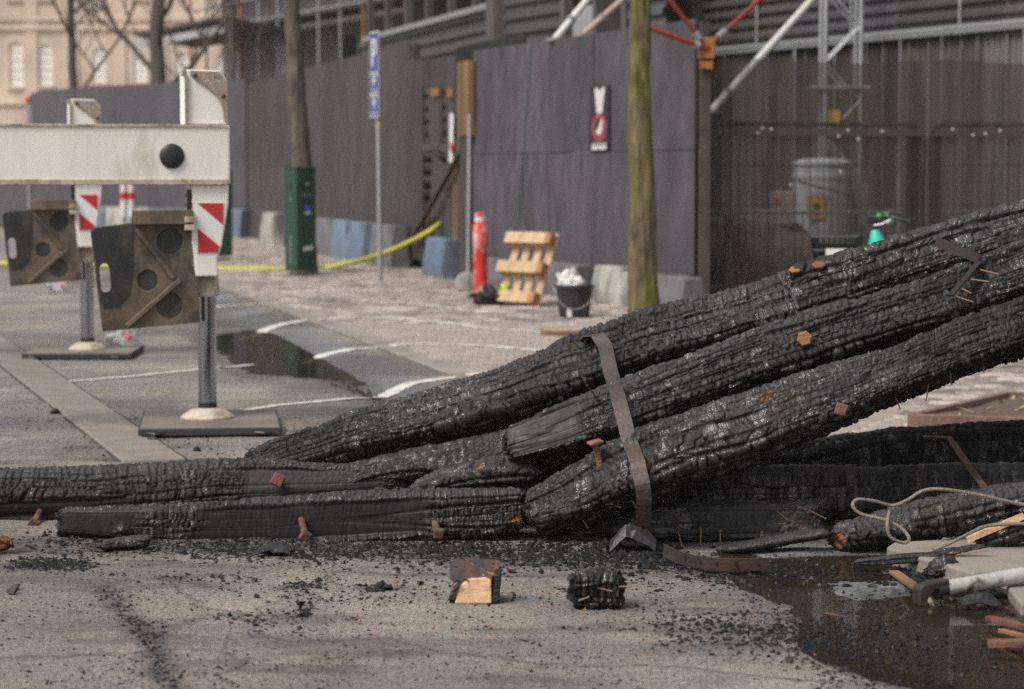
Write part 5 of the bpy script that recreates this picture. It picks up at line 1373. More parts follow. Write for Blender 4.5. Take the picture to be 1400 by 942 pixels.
MB().box(bx + Vector((0, 0, 1.0)), (.25, .14, .36)).build('case', mk('beige_metal', (.36, .31, .27), .6, var=.1), t, bevel=.01)
MB().box(bx + Vector((0, .02, .41)), (.07, .07, .82)).build('post', mdkwood, t)
MB().box(bx + Vector((-.07, -.075, 1.08)), (.05, .012, .05)).build('red_switch', mred, t)
# heap of broken boards behind the mesh
for k, (px, py, d_, l, an, mt) in enumerate(((1013, 345, 25.4, .45, 60, mtimber), (1020, 385, 25.3, .35, 40, mtimber), (1000, 372, 25.6, .9, 12, mdkwood), (1050, 380, 25.7, .8, -10, mdkwood), (1035, 330, 25.9, .7, 25, mtimber), (1060, 400, 25.5, .7, 3, mdkwood))):
    c = P(px, py, d_); a = R(an); dv = Vector((math.cos(a), .1, -math.sin(a))) * l / 2
    low = min((c - dv).z, (c + dv).z)
    tag(MB().bar(c - dv, c + dv, .13, .04, (0, 1, 0)).build('broken_board', mt, bevel=.004), ('steepest orange brown board in the heap behind the mesh fence', 'short orange brown board low in the heap behind the mesh fence', 'dark board sloping gently at the fence end of the heap', 'dark board tipping up towards the switch box', 'orange brown board lying across the top of the rubble heap', 'dark level board at the foot of the rubble heap')[k], 'board', 'broken boards behind the mesh fence')
tag(blob('rubble_heap', Vector((P(1035, 390, 26.2).x, 26.2, 0)), .75, .5, .55, mk('rubble', (.15, .115, .095), .95, var=.3, vscale=9, bump=1, bscale=18), None, 31, .35, 22), 'brown heap of burnt rubble behind the mesh fence', 'rubble')

# ------------------------------------------------------------------ mesh fence with debris netting
FA = Vector((P(952, 240, 24.1).x, 24.1, 0)); FB = Vector((P(1400, 240, 24.8).x + 1.2, 24.9, 0)); FD = (FB - FA).normalized(); FN = tocam(FA, FB)
mnet, N, L, b = node_mat('debris_netting')
b.inputs['Base Color'].default_value = (.042, .036, .031, 1); b.inputs['Roughness'].default_value = .8
tr = N.new('ShaderNodeBsdfTransparent'); mxs = N.new('ShaderNodeMixShader')
tc = N.new('ShaderNodeTexCoord'); sx_ = N.new('ShaderNodeSeparateXYZ'); L.new(tc.outputs['Object'], sx_.inputs[0])
nzf = N.new('ShaderNodeTexNoise'); nzf.inputs['Scale'].default_value = 2.5; nzf.inputs['Detail'].default_value = 4
mpn = N.new('ShaderNodeMapping'); mpn.inputs['Scale'].default_value = (6, 6, .25); L.new(tc.outputs['Object'], mpn.inputs[0]); L.new(mpn.outputs[0], nzf.inputs['Vector'])
mrn = N.new('ShaderNodeMapRange'); mrn.inputs['From Min'].default_value = .3; mrn.inputs['From Max'].default_value = .7; mrn.inputs['To Min'].default_value = .52; mrn.inputs['To Max'].default_value = .80
L.new(nzf.outputs[0], mrn.inputs['Value']); L.new(mrn.outputs[0], mxs.inputs[0]); L.new(tr.outputs[0], mxs.inputs[1]); L.new(b.outputs[0], mxs.inputs[2]); L.new(mxs.outputs[0], N['Material Output'].inputs[0])
mfr = mk('dull_fence_tube', (.075, .066, .06), .6, .4, var=.15)
Lf = (FB - FA).length
for kf, (u0, u1, lb) in enumerate(((0, 2.35, 'mesh fence bay with dark netting next to the purple grey hoarding'), (2.40, Lf, 'mesh fence bay with dark netting behind the turquoise bicycle'))):
    a, b_ = FA + FD * u0, FA + FD * u1
    t = thing('mesh_fence', a, lb, 'fence', 'netted fence bays of the site')
    rr = .16; zt_ = 1.86
    fr_ = [a + Vector((0, 0, .12)), a + Vector((0, 0, zt_ - rr))] + [a + FD * (rr - rr * math.cos(x)) + Vector((0, 0, zt_ - rr + rr * math.sin(x))) for x in np.linspace(.2, math.pi / 2, 6)]
    fr_ += [b_ - FD * (rr - rr * math.cos(x)) + Vector((0, 0, zt_ - rr + rr * math.sin(x))) for x in np.linspace(math.pi / 2, .2, 6)] + [b_ + Vector((0, 0, zt_ - rr)), b_ + Vector((0, 0, .12))]
    MB().tube(fr_, .024, 10).build('frame', mfr, t, smooth=True)
    MB().tube([a + Vector((0, 0, .2)), b_ + Vector((0, 0, .2))], .02, 8).build('lower_rail', mfr, t)
    for s_, e_ in ((a, 1), (b_, -1)):
        MB().box(s_ + Vector((0, 0, .07)), (.25, .6, .14)).build('foot_block', mgrey, t, bevel=.02)
        MB().box(s_ + FD * e_ * .09 + Vector((0, 0, 1.0)) - FN * .03, (.13, .01, 1.7), rotz_to(FD)).build('net_hem', mfr, t)
    n_ = int((u1 - u0) / .14)
    for k in range(1, n_):
        c = a + FD * ((u1 - u0) * k / n_)
        MB().tube([c + Vector((0, 0, .2)), c + Vector((0, 0, zt_ - .01))], .0035, 5, False).build('wire', mfr, t)
    for z in (.62, 1.05, 1.45): MB().tube([a + Vector((0, 0, z)) - FN * .008, b_ + Vector((0, 0, z)) - FN * .008], .004, 5, False).build('wire', mfr, t)
    # the net hangs in folds on the street side and stands above the frame
    nx_, nz_ = int((u1 - u0) / .04), 12
    V, Fz = [], []
    for i in range(nx_ + 1):
        u = u0 + (u1 - u0) * i / nx_
        for j in range(nz_ + 1):
            z = .06 + (2.49 + .02 * math.sin(u * 3) - .06) * j / nz_
            V.append(FA + FD * u + FN * (.035 + .012 * math.sin(u * 21 + .6 * math.sin(z * 2)) + .010 * math.sin(u * 9 + z)) + Vector((0, 0, z)))
    for i in range(nx_):
        for j in range(nz_):
            k = i * (nz_ + 1) + j; Fz.append((k, k + nz_ + 1, k + nz_ + 2, k + 1))
    MB().add(V, Fz).build('netting', mnet, t, smooth=True)
    MB().box((a + b_) / 2 + FN * .06 + Vector((0, 0, 1.78)), (u1 - u0 - .1, .006, .075), rotz_to(FD)).build('net_band', mfr, t)
    rt_ = random.Random(3 + kf)
    for k in range(int((u1 - u0) * 4)):
        c = a + FD * rt_.uniform(.1, u1 - u0 - .1) + FN * .068 + Vector((0, 0, 1.77 + rt_.uniform(-.03, .05) if rt_.random() < .7 else rt_.uniform(.5, 2.2)))
        MB().box(c, (.022, .012, .022), rotz_to(FD) @ Matrix.Rotation(rt_.random(), 3, 'Y')).build('cable_tie', mpw, t)
# pedestrian barriers behind the netting
for k, (x0, x1, lb) in enumerate(((960, 994, 'grey crowd barrier end behind the first fence bay'), (1000, 1235, 'grey crowd barrier before the grey tank'), (1242, 1480, 'grey crowd barrier behind the turquoise bicycle'))):
    d_ = 24.95; a = Vector((P(x0, 240, d_).x, d_, 0)); b_ = Vector((P(x1, 240, d_ + .1).x, d_ + .1, 0)); dd = (b_ - a).normalized()
    if k == 0: a = Vector((FA.x + .12, 24.95, 0))
    t = thing('crowd_barrier', a, lb, 'barrier', 'crowd barriers behind the netting')
    r_ = .10; zt_ = .97
    pts = [a, a + Vector((0, 0, zt_ - r_))] + [a + dd * (r_ - r_ * math.cos(x)) + Vector((0, 0, zt_ - r_ + r_ * math.sin(x))) for x in np.linspace(.2, math.pi / 2, 5)] + [b_ - dd * (r_ - r_ * math.cos(x)) + Vector((0, 0, zt_ - r_ + r_ * math.sin(x))) for x in np.linspace(math.pi / 2, .2, 5)] + [b_ + Vector((0, 0, zt_ - r_)), b_]
    MB().tube(pts, .02, 10).build('frame', mgalv, t, smooth=True)
    MB().tube([a + Vector((0, 0, .2)), b_ + Vector((0, 0, .2))], .016, 8).build('lower_rail', mgalv, t)
    n_ = max(3, int((b_ - a).length / .14))
    for i in range(1, n_):
        c = a.lerp(b_, i / n_); MB().tube([c + Vector((0, 0, .2)), c + Vector((0, 0, zt_ - .02))], .008, 6).build('bar', mgalv, t)
    for s_ in (a + dd * .25, b_ - dd * .25): MB().bar(s_ + Vector((0, -.25, .02)), s_ + Vector((0, .25, .02)), .04, .03).build('foot', mgalv, t)

# ------------------------------------------------------------------ hire bicycle before the fence, its rear hidden by the timbers
bk = Vector((P(1200, 300, 18.0).x, 18.0, 0))
t = thing('bicycle', bk, 'turquoise hire bicycle with a black front basket', 'bicycle', rz=R(-14))
mturq = mk('turquoise_paint', (.02, .50, .36), .35, var=.05); mtyre = mk('tyre', (.02, .02, .02), .8); mblk = mk('black_metal', (.02, .02, .022), .4, .3)
def wheel(cx_, r_):
    w = MB().tube([(cx_ + r_ * math.cos(a), 0, r_ + .02 + r_ * math.sin(a)) for a in np.linspace(0, 2 * math.pi, 41)], .022, 8, False).build('wheel', mtyre, t, smooth=True, local=True)
    MB().tube([(cx_ + (r_ - .03) * math.cos(a), 0, r_ + .02 + (r_ - .03) * math.sin(a)) for a in np.linspace(0, 2 * math.pi, 41)], .012, 6, False).build('rim', mgalv, w, smooth=True, local=True)
    MB().tube([(cx_, -.05, r_ + .02), (cx_, .05, r_ + .02)], .03, 12).build('hub', mgalv, w, local=True)
    for k in range(14):
        a = 2 * math.pi * k / 14; MB().tube([(cx_, 0, r_ + .02), (cx_ + (r_ - .03) * math.cos(a), 0, r_ + .02 + (r_ - .03) * math.sin(a))], .0018, 4, False).build('spoke', mgalv, w, local=True)
wheel(-.22, .33); wheel(.86, .33)
MB().tube([(-.02, 0, .95), (.0, 0, .84), (.06, 0, .60), (.16, 0, .42), (.34, 0, .34), (.56, 0, .36)], [.028, .075, .085, .055, .048, .045], 14).build('frame', mturq, t, smooth=True, local=True)
MB().tube([(.38, 0, .34), (.50, 0, .74)], .034, 12).build('seat_tube', mturq, t, smooth=True, local=True)
MB().tube([(.50, 0, .72), (.54, 0, .92)], .014, 10).build('seat_post', mgalv, t, local=True)
MB().lathe([(.03, -.03), (.085, -.01), (.095, .02), (.07, .045), (.01, .05)], (.57, 0, .93), 20).build('saddle', mblk, t, smooth=True, local=True)
for sy in (-1, 1):
    MB().tube([(-.01, sy * .05, .70), (-.12, sy * .055, .5), (-.22, sy * .055, .35)], .016, 8).build('fork', mblk, t, local=True)
    MB().tube([(.40, sy * .05, .36), (.86, sy * .055, .35)], .014, 8).build('chain_stay', mturq, t, local=True)
    MB().tube([(0, sy * .02, 1.02), (.0, sy * .13, 1.04), (.03, sy * .24, 1.06), (.13, sy * .28, 1.05), (.26, sy * .29, 1.02)], .015, 10).build('handlebar', mblk, t, smooth=True, local=True)
    MB().tube([(.025, sy * .235, 1.06), (.05, sy * .255, 1.06)], .018, 10).build('green_ring', mk('green_ring', (.04, .42, .08), .4), t, local=True)
    MB().tube([(.13, sy * .28, 1.04), (.06, sy * .30, 1.0), (.0, sy * .30, .99)], .007, 6).build('brake_lever', mgalv, t, local=True)
MB().tube([(-.02, 0, .94), (-.0, 0, 1.03)], .026, 12).build('stem', mblk, t, local=True)
MB().box((-.04, 0, 1.03), (.07, .09, .06)).build('display', mblk, t, bevel=.01, local=True)
bk_ = MB()
for z, gx, gy in ((.90, .17, .20), (.80, .155, .185), (.70, .14, .17)):
    bk_.tube([(-.30 + sx * gx, sy * gy, z) for sx, sy in ((-1, -1), (1, -1), (1, 1), (-1, 1), (-1, -1))], .009, 6, False)
for i in range(9):
    f = i / 8 * 2 - 1
    for sy in (-1, 1): bk_.tube([(-.30 + f * .14, sy * .17, .70), (-.30 + f * .17, sy * .20, .90)], .006, 5, False)
    for sx in (-1, 1): bk_.tube([(-.30 + sx * .14, f * .17, .70), (-.30 + sx * .17, f * .20, .90)], .006, 5, False)
    bk_.tube([(-.30 + f * .14, -.17, .70), (-.30 + f * .14, .17, .70)], .006, 5, False)
bs = bk_.build('basket', mblk, t, local=True)
MB().box((-.28, -.198, .79), (.16, .004, .05)).build('basket_label', mpw, bs, local=True)
MB().box((-.30, 0, .78), (.27, .33, .14)).build('basket_liner', mblk, bs, local=True)

# ------------------------------------------------------------------ the far end of the street
mstone = mk('warm_limestone', (.62, .50, .40), .85, var=.14, vscale=.25, col2=(.50, .40, .32), c2amt=.4, c2scale=.4)
mwin = mk('pale_window', (.86, .83, .78), .3, var=.06)
mwinf = mk('window_frame_white', (.85, .82, .78), .5)
DF = 140.0
fb = thing('stone_building', Vector((-26, DF, 0)), 'warm limestone building with tall arched windows beyond the trees', 'building')
def fx(px): return P(px, 100, DF).x
def fz(py): return P(100, py, DF).z
x0, x1 = fx(-260), fx(560); ztop = fz(-420)
wins = [(-116, 58, 118), (-76, 58, 118), (-36, 58, 118), (24, 57, 118), (64, 60, 117), (137, 66, 113), (193, 72, 112), (250, 72, 112), (306, 72, 112), (360, 72, 112), (133, -18, 8), (64, -30, -2), (24, -30, -2), (193, -30, -2)]
def arch(px, y0, y1, wpx=18):
    cx_, hw_, z1, z0 = fx(px), wpx / 2 / S(DF), fz(y0), fz(y1)
    return [(cx_ - hw_, z0), (cx_ + hw_, z0), (cx_ + hw_, z1 - hw_)] + [(cx_ + hw_ * math.cos(a), z1 - hw_ + hw_ * math.sin(a)) for a in np.linspace(.3, math.pi - .3, 7)] + [(cx_ - hw_, z1 - hw_)]
hol = [arch(*w) for w in wins]
MB().plate([(x0, 0), (x1, 0), (x1, ztop), (x0, ztop)], hol, (0, DF, 0), (1, 0, 0), (0, 0, 1), .35).build('wall', mstone, fb)
for w, h_ in zip(wins, hol):
    wo = MB().plate(h_, [], (0, DF - .15, 0), (1, 0, 0), (0, 0, 1), .05).build('window', mwin, fb)
    cx_ = fx(w[0]); z0, z1 = fz(w[2]), fz(w[1])
    fm_ = MB().box((cx_, DF - .23, (z0 + z1) / 2), (.06, .05, z1 - z0))
    for k in range(1, 5): fm_.box((cx_, DF - .23, z0 + (z1 - z0) * k / 5), (.72, .05, .05))
    fm_.build('glazing_bars', mwinf, wo)
    MB().box((cx_, DF - .42, z0 - .1), (1.05, .14, .16)).build('sill', mstone, fb)
for z in (fz(140), fz(38), fz(26)): MB().box(((x0 + x1) / 2, DF - .43, z), (x1 - x0, .16, .28)).build('string_course', mstone, fb)
for px in (-95, 45, 101, 165, 222): MB().box((fx(px), DF - .40, ztop / 2), (.7, .10, ztop)).build('pilaster', mstone, fb)

# scaffolded building in the middle distance
SA = Vector((P(262, 240, 84).x, 84.0, 0)); SB = Vector((P(640, 240, 62).x, 62.0, 0)); SDv = (SB - SA).normalized(); SN = tocam(SA, SB); Ls = (SB - SA).length
sb = thing('scaffolded_building', SA, 'grey sheeted building under scaffolding behind the parking sign', 'building')
mbrick_f = mk('dim_facade', (.17, .15, .145), .85, var=.2, vscale=.5); msheet = mk('scaffold_sheet', (.12, .112, .118), .7, var=.18, vscale=.5); msheet2 = mk('scaffold_sheet_pale', (.36, .35, .37), .6, var=.15, vscale=.6)
MB().box(SA + SDv * Ls / 2 - SN * 1.4 + Vector((0, 0, 8)), (Ls, .3, 16), rotz_to(SDv)).build('wall', mbrick_f, sb)
for k in range(9):
    f = (k + .5) / 9
    for z, h_ in ((8.1, 1.9), (11.2, 1.9)):
        MB().box(SA + SDv * Ls * f - SN * 1.22 + Vector((0, 0, z)), (Ls / 9 - .06, .04, h_), rotz_to(SDv)).build('sheet', msheet if (k * 7 + int(z)) % 4 else mclads[0], sb)
    if k % 2 == 0: MB().box(SA + SDv * Ls * f - SN * 1.22 + Vector((0, 0, 5.0)), (1.4, .05, 1.0), rotz_to(SDv)).build('window', msheet2 if k < 4 else mdeep, sb)
for k in range(14):
    c = SA + SDv * (Ls * k / 13); MB().tube([c, c + Vector((0, 0, 14))], .045, 8, False).build('standard', mgalv if k % 3 else mor, sb)
for z in (2.2, 4.2, 6.2, 6.9, 8.2, 10.2):
    MB().tube([SA + Vector((0, 0, z)) + SN * .06, SB + Vector((0, 0, z)) + SN * .06], .04, 8, False).build('ledger', mgalv, sb)
    if z in (4.2, 6.2, 8.2, 10.2): MB().box(SA + SDv * Ls / 2 - SN * .55 + Vector((0, 0, z - .1)), (Ls, 1.1, .06), rotz_to(SDv)).build('deck', mdkwood, sb)
# a canopy roof with a pale edge on its front
c = SA + SDv * Ls * .22 + SN * 1.0
MB().box(c + Vector((0, 0, 5.9)), (Ls * .42, 2.2, .10), rotz_to(SDv) @ Matrix.Rotation(R(-10), 3, 'X')).build('canopy', mdkwood, sb)
MB().bar(c - SDv * Ls * .21 + SN * 1.1 + Vector((0, 0, 5.72)), c + SDv * Ls * .21 + SN * 1.1 + Vector((0, 0, 5.72)), .06, .22).build('canopy_edge', msheet2, sb)
# red tail lamp far left
lp = Vector((P(38, 137, 52).x, 52.0, 0))
t = thing('warning_lamp', lp, 'thin post with a small red lamp before the far hoarding', 'lamp')
zl = P(38, 137, 52).z
MB().tube([lp, lp + Vector((0, 0, zl))], .03, 8).build('post', mgalv, t)
MB().lathe([(.05, -.06), (.07, 0), (.06, .07), (.01, .09)], lp + Vector((0, 0, zl)), 12).build('lens', mk('lamp_red', (.75, .12, .04), .3), t, smooth=True)


# ================================================================== FOREGROUND DEBRIS
mconc = mk('paving_concrete', (.25, .222, .19), .85, var=.15, vscale=5, col2=(.19, .165, .14), c2amt=.35, c2scale=4, bump=.4, bscale=60)
def slab(label, pix, z, th):
    top = [G(x, y, z) for x, y in pix]; n = len(top); c = sum(top, Vector()) / n
    m_ = MB(); m_.add([p - Vector((0, 0, th)) for p in top] + top, [tuple(reversed(range(n))), tuple(range(n, 2 * n))] + [(k, (k + 1) % n, (k + 1) % n + n, k + n) for k in range(n)])
    return tag(m_.build('paving_slab', mconc, bevel=.008), label, 'paving slab', 'loose paving slabs at the puddle')
slab('pale concrete slab under the orange hearted splinter', [(1330, 783), (1470, 771), (1470, 738), (1330, 735), (1222, 741), (1212, 748)], .045, .085)
slab('concrete slab half under the white steel pipe', [(1396, 826), (1480, 822), (1480, 792), (1400, 794), (1376, 800)], .022, .06)
mpipe = mk('whitened_pipe', (.46, .45, .43), .4, .2, var=.2, vscale=9, col2=(.10, .085, .07), c2amt=.30, c2scale=16, bump=.2, bscale=50)
a, b_ = P(1284, 806, 7.72), P(1480, 772, 7.95)
t = thing('steel_pipe', Vector((a.x, a.y, 0)), 'white steel pipe with a black clamp end lying over the puddle', 'pipe')
MB().tube([a, b_], .0265, 24).build('tube', mpipe, t, smooth=True)
dd = (b_ - a).normalized()
MB().tube([a - dd * .015, a + dd * .02], .031, 24).build('collar', mblack, t, smooth=True)
clp = MB().plate([(-.10, -.036), (-.068, -.045), (-.060, -.010), (-.045, .008), (-.02, .005), (-.012, -.03), (.012, -.034), (.012, .034), (-.085, .030), (-.10, .018)], [], a + Vector((0, .025, 0)), dd, (0, 0, 1), .05).build('clamp', mdark_iron, t, bevel=.004)
MB().tube([a - dd * .055 + Vector((.0, -.01, -.0)), a - dd * .04 + Vector((0, -.03, -.03)), a - dd * .02 + Vector((0, -.035, -.055))], [.008, .009, .004], 8).build('frayed_end', mk('frayed_straw', (.30, .25, .15), .8), t)

# tangle of wire rope
def catmull(pts, m=8):
    dn = []
    for i in range(len(pts) - 1):
        p0_, p1_, p2_, p3_ = pts[max(i - 1, 0)], pts[i], pts[i + 1], pts[min(i + 2, len(pts) - 1)]
        for k in range(m):
            u = k / m
            dn.append(.5 * (2 * p1_ + (p2_ - p0_) * u + (2 * p0_ - 5 * p1_ + 4 * p2_ - p3_) * u * u + (3 * p1_ - p0_ - 3 * p2_ + p3_) * u ** 3))
    return dn + [pts[-1]]
mrope = mk('wire_rope', (.27, .225, .185), .6, .3, var=.2, vscale=30, bump=.8, bscale=200)
cp = [(1490, 704, 8.5), (1400, 690, 8.48), (1340, 677, 8.45), (1290, 669, 8.42), (1262, 671, 8.42), (1240, 684, 8.4), (1220, 691, 8.4), (1195, 685, 8.38), (1172, 683, 8.36), (1166, 692, 8.34), (1178, 703, 8.34), (1210, 711, 8.33), (1232, 722, 8.32), (1243, 736, 8.30), (1236, 742, 8.30), (1218, 735, 8.29), (1213, 718, 8.29), (1216, 699, 8.33)]
tag(MB().tube(catmull([P(*q) for q in cp]), .0062, 8).build('wire_rope', mrope, smooth=True), 'rusty wire rope looping over the sloping charred pole', 'wire rope')
cp = [(1276, 752, 8.27), (1300, 742, 8.3), (1330, 727, 8.38), (1350, 719, 8.42), (1400, 716, 8.44), (1490, 718, 8.44)]
tag(MB().tube(catmull([P(*q) for q in cp]), .0062, 8).build('wire_rope', mrope, smooth=True), 'straight wire rope end running out over the pale slab', 'wire rope')
# bent rusty strips
k = [P(1262, 597, 9.72), P(1298, 598, 9.7), P(1303, 606, 9.62), P(1330, 645, 9.3), P(1350, 672, 9.1)]
tag(MB().ribbon(k, .03, .005, (.6, .7, .1)).build('iron_strip', mrust), 'bent rusty iron strip sticking up among the level timbers', 'iron strip')
k = [G(908, 752, .05), G(935, 764, .03), G(985, 772, .022), G(1052, 771, .025)]
stp = MB().ribbon(catmull(k, 4), .045, .006, (.0, -.15, 1)).build('iron_strip', mdark_iron)
tag(stp, 'perforated dark iron strip with red rust lying on the soot', 'iron strip')
for f in (.35, .5, .64, .78, .9):
    c = catmull(k, 20); p_ = c[int(f * (len(c) - 1))]
    MB().lathe([(.006, 0), (.006, .002)], p_ + Vector((0, -.006, .004)), 8, Matrix.Rotation(R(90), 3, 'X')).build('hole', mblack, stp)
MB().ribbon([G(960, 775, .006), G(1000, 778, .005), G(1038, 775, .006)], .03, .004, (0, 1, .25)).build('rust_flake', mrust_r, stp)

# wood block under a bent brass plate
mcoal = mk('coal_black', (.010, .009, .009), .5, var=.4, vscale=30, bump=1, bscale=45)
mfresh = mk('split_wood', (.68, .44, .26), .7, var=.25, vscale=12, col2=(.42, .22, .11), c2amt=.35, c2scale=16, bump=.4, bscale=40, stretch=(1, 1, 3))
mbrass = mk('burnt_brass_plate', (.10, .075, .07), .4, .5, var=.3, vscale=14, col2=(.20, .10, .06), c2amt=.4, c2scale=10, bump=.2, bscale=40)
bl = G(650, 826); bl.z = 0
t = thing('split_wood_block', bl, 'freshly split wood block with a bent metal plate on top', 'wood block')
m_ = MB()
front = [(-.068, .0), (.052, .0), (.050, .074), (.030, .082), (-.020, .078), (-.052, .058)]
nf = len(front)
m_.add([bl + Vector((x, z * .25, z)) for x, z in front] + [bl + Vector((x * .96 + .012, .13 + z * .1, z * 1.03)) for x, z in front], [tuple(range(nf)), tuple(reversed(range(nf, 2 * nf)))] + [(k, k + nf, (k + 1) % nf + nf, (k + 1) % nf) for k in range(nf)])
m_.build('core', mfresh, t, bevel=.006)
MB().plate([(.0, .0), (.13, .0), (.125, .085), (.06, .108), (.0, .098)], [], bl + Vector((.0535, .002, .0)), (0, 1, 0), (.08, 0, 1), .022).build('charred_side', mcoal, t, bevel=.006)
MB().plate([(-.09, .0), (-.066, .0), (-.050, .056), (-.072, .040)], [], bl + Vector((0, .11, 0)), (1, 0, 0), (0, .1, 1), .11).build('charred_side', mcoal, t, bevel=.005)
MB().plate([(-.082, .078), (-.070, .066), (.028, .073), (.044, .080), (.040, .100), (-.055, .148), (-.082, .128)], [crc(-.062, .118, .006, 8), crc(.024, .092, .004, 8)], bl + Vector((0, .012, 0)), (1, 0, 0), (0, .30, 1), .004).build('plate', mbrass, t)
MB().plate([(-.050, .150), (.045, .098), (.072, .100), (.078, .138), (.02, .142)], [crc(.055, .122, .006, 8)], bl + Vector((0, .020, 0)), (1, .05, 0), (0, .34, 1), .004).build('plate', mbrass, t)
MB().plate([(.058, .102), (.072, .098), (.078, .136), (.064, .136)], [], bl + Vector((0, .014, 0)), (1, .05, 0), (0, .34, 1), .003).build('copper_edge', mrust_r, t)
for (x, z) in ((-.045, .068), (-.02, .070)): MB().tube([bl + Vector((x, .02, z)), bl + Vector((x - .018, -.012, z + .012)), bl + Vector((x - .03, -.02, z - .008))], .0022, 6).build('nail', mnail, t)
# crazed char block
cb = G(815, 834); cb.z = 0
t = thing('charcoal_block', cb, 'squat black charcoal block with nails lying clear on the asphalt', 'charcoal block')
char_beam('block', [(cb + Vector((-.085, .06, .052)), .12, .095), (cb + Vector((0, .06, .056)), .13, .105), (cb + Vector((.095, .06, .054)), .12, .10)], sq=9, seed=101, cell=(.022, .030), depth=.010, lump=.003, groove=.006, res=.0032, topfine=.2, fine=.3, endcut=.002, mat=MCHAR2, parent=t)
for (x, z, x2, z2) in ((-.01, .075, .05, .062), (-.055, .03, -.022, .045), (.07, .075, .11, .077)): MB().tube([cb + Vector((x, -.004, z)), cb + Vector((x2, -.016, z2))], .003, 6).build('nail', mnail_r, t)
# charred stick with a raw orange broken tip, and a lump behind it
sk = G(170, 757); sk.z = 0
t = tag(char_beam('charred_stick', [(G(130, 755) + Vector((0, 0, .02)), .05, .028), (G(160, 752) + Vector((0, 0, .03)), .06, .046), (G(204, 750) + Vector((0, 0, .034)), .055, .045), (G(214, 750) + Vector((0, 0, .034)), .035, .03)], sq=2.6, seed=107, cell=(.04, .02), depth=.005, lump=.006, res=.004, bare=[(.245, 0, .035, 4)]), 'charred stick with a raw orange end before the squared timber', 'charred stick')
tag(char_beam('charcoal_lump', [(G(152, 741) + Vector((0, 0, .03)), .05, .035), (G(168, 741) + Vector((0, 0, .045)), .07, .06), (G(185, 741) + Vector((0, 0, .035)), .05, .04)], sq=2.3, seed=109, cell=(.02, .02), depth=.008, lump=.01, res=.004, mat=MCHAR2), 'rough charcoal lump behind the stick with the orange end', 'charcoal lump')
tag(char_beam('splintered_wood', [(G(-40, 757) + Vector((0, 0, .05)), .10, .09), (G(-12, 757) + Vector((0, 0, .055)), .10, .10), (G(12, 757) + Vector((0, .0, .04)), .07, .06), (G(19, 758) + Vector((0, 0, .03)), .03, .04)], sq=2.4, seed=113, cell=(.03, .02), depth=.006, lump=.012, res=.004, bare=[(.14, .4, .12, 2.0)]), 'splintered orange wood end at the bolt of the pointed log', 'splintered wood')
tag(char_beam('charcoal_lump', [(P(1262, 784, 8.2), .08, .05), (P(1290, 779, 8.2), .13, .10), (P(1316, 783, 8.2), .07, .06)], sq=2.3, seed=117, cell=(.026, .024), depth=.012, lump=.014, res=.004, mat=MCHAR2), 'rough charcoal lump between the pale slab and the white pipe', 'charcoal lump')
# crumpled metal flakes
mflake = mk('burnt_sheet_metal', (.035, .034, .038), .45, .5, var=.25, vscale=25, bump=.4, bscale=50)
def flake(label, c, w, d, h, seed):
    n = 9; V, Fz = [], []
    for i in range(n):
        for j in range(n):
            u, v = i / (n - 1) * 2 - 1, j / (n - 1) * 2 - 1
            e = .75 + .5 * float(vn(np.array([math.atan2(v, u) * 1.7 + seed]), np.array([seed * 1.3]), seed)[0])
            z = h * float(fbm(np.array([u * 1.4 + seed]), np.array([v * 1.4]), seed, 2)[0])
            V.append(c + Vector((u * w / 2 * e, v * d / 2 * e, z * 1.3 * max(0, 1 - .5 * (u * u + v * v)) + .003)))
    Fz = [(i * n + j, (i + 1) * n + j, (i + 1) * n + j + 1, i * n + j + 1) for i in range(n - 1) for j in range(n - 1)]
    o = MB().add(V, Fz).build('metal_flake', mflake); o.modifiers.new('thickness', 'SOLIDIFY').thickness = .003
    return tag(o, label, 'metal flake', 'crumpled metal flakes in the soot')
flake('crumpled grey metal flake at the foot of the squared timber', G(376, 757), .13, .12, .06, 3)
flake('large bluish grey metal flake at the lower end of the iron strap', G(862, 752), .15, .12, .12, 8)
flake('thin metal flake beside the broken wood in the puddle', G(1335, 826), .12, .10, .04, 12)
# sticks and lath in the puddle and at its edge
rg = random.Random(23)
for (x0, y0, x1, y1, w, th, mt, lb) in ((1222, 782, 1256, 806, .035, .012, mtimber, 'short brown lath leaning by the charcoal lump'), (1315, 770, 1327, 800, .035, .012, mrust, 'rusty iron tab standing beside the white pipe'),
        (1352, 845, 1420, 862, .028, .016, mrust_r, 'orange red splinter floating below the white pipe'), (1350, 880, 1460, 878, .05, .02, mrust, 'rusty brown batten lying in the puddle'),
        (1368, 862, 1410, 872, .02, .012, mtimber, 'small brown splinter beside the rusty batten'), (1128, 838, 1158, 844, .012, .005, mrust, 'tiny brown splinter at the puddle edge')):
    tag(MB().bar(G(x0, y0, .012), G(x1, y1, .022), w, th).build('splinter', mt, bevel=.002), lb, 'splinter', 'loose splinters in the puddle')
tag(MB().bar(P(1322, 738, 8.52), P(1400, 705, 8.5), .03, .02).build('splinter', mfresh), 'raw orange splinter torn from the split timber', 'splinter', 'loose splinters in the puddle')
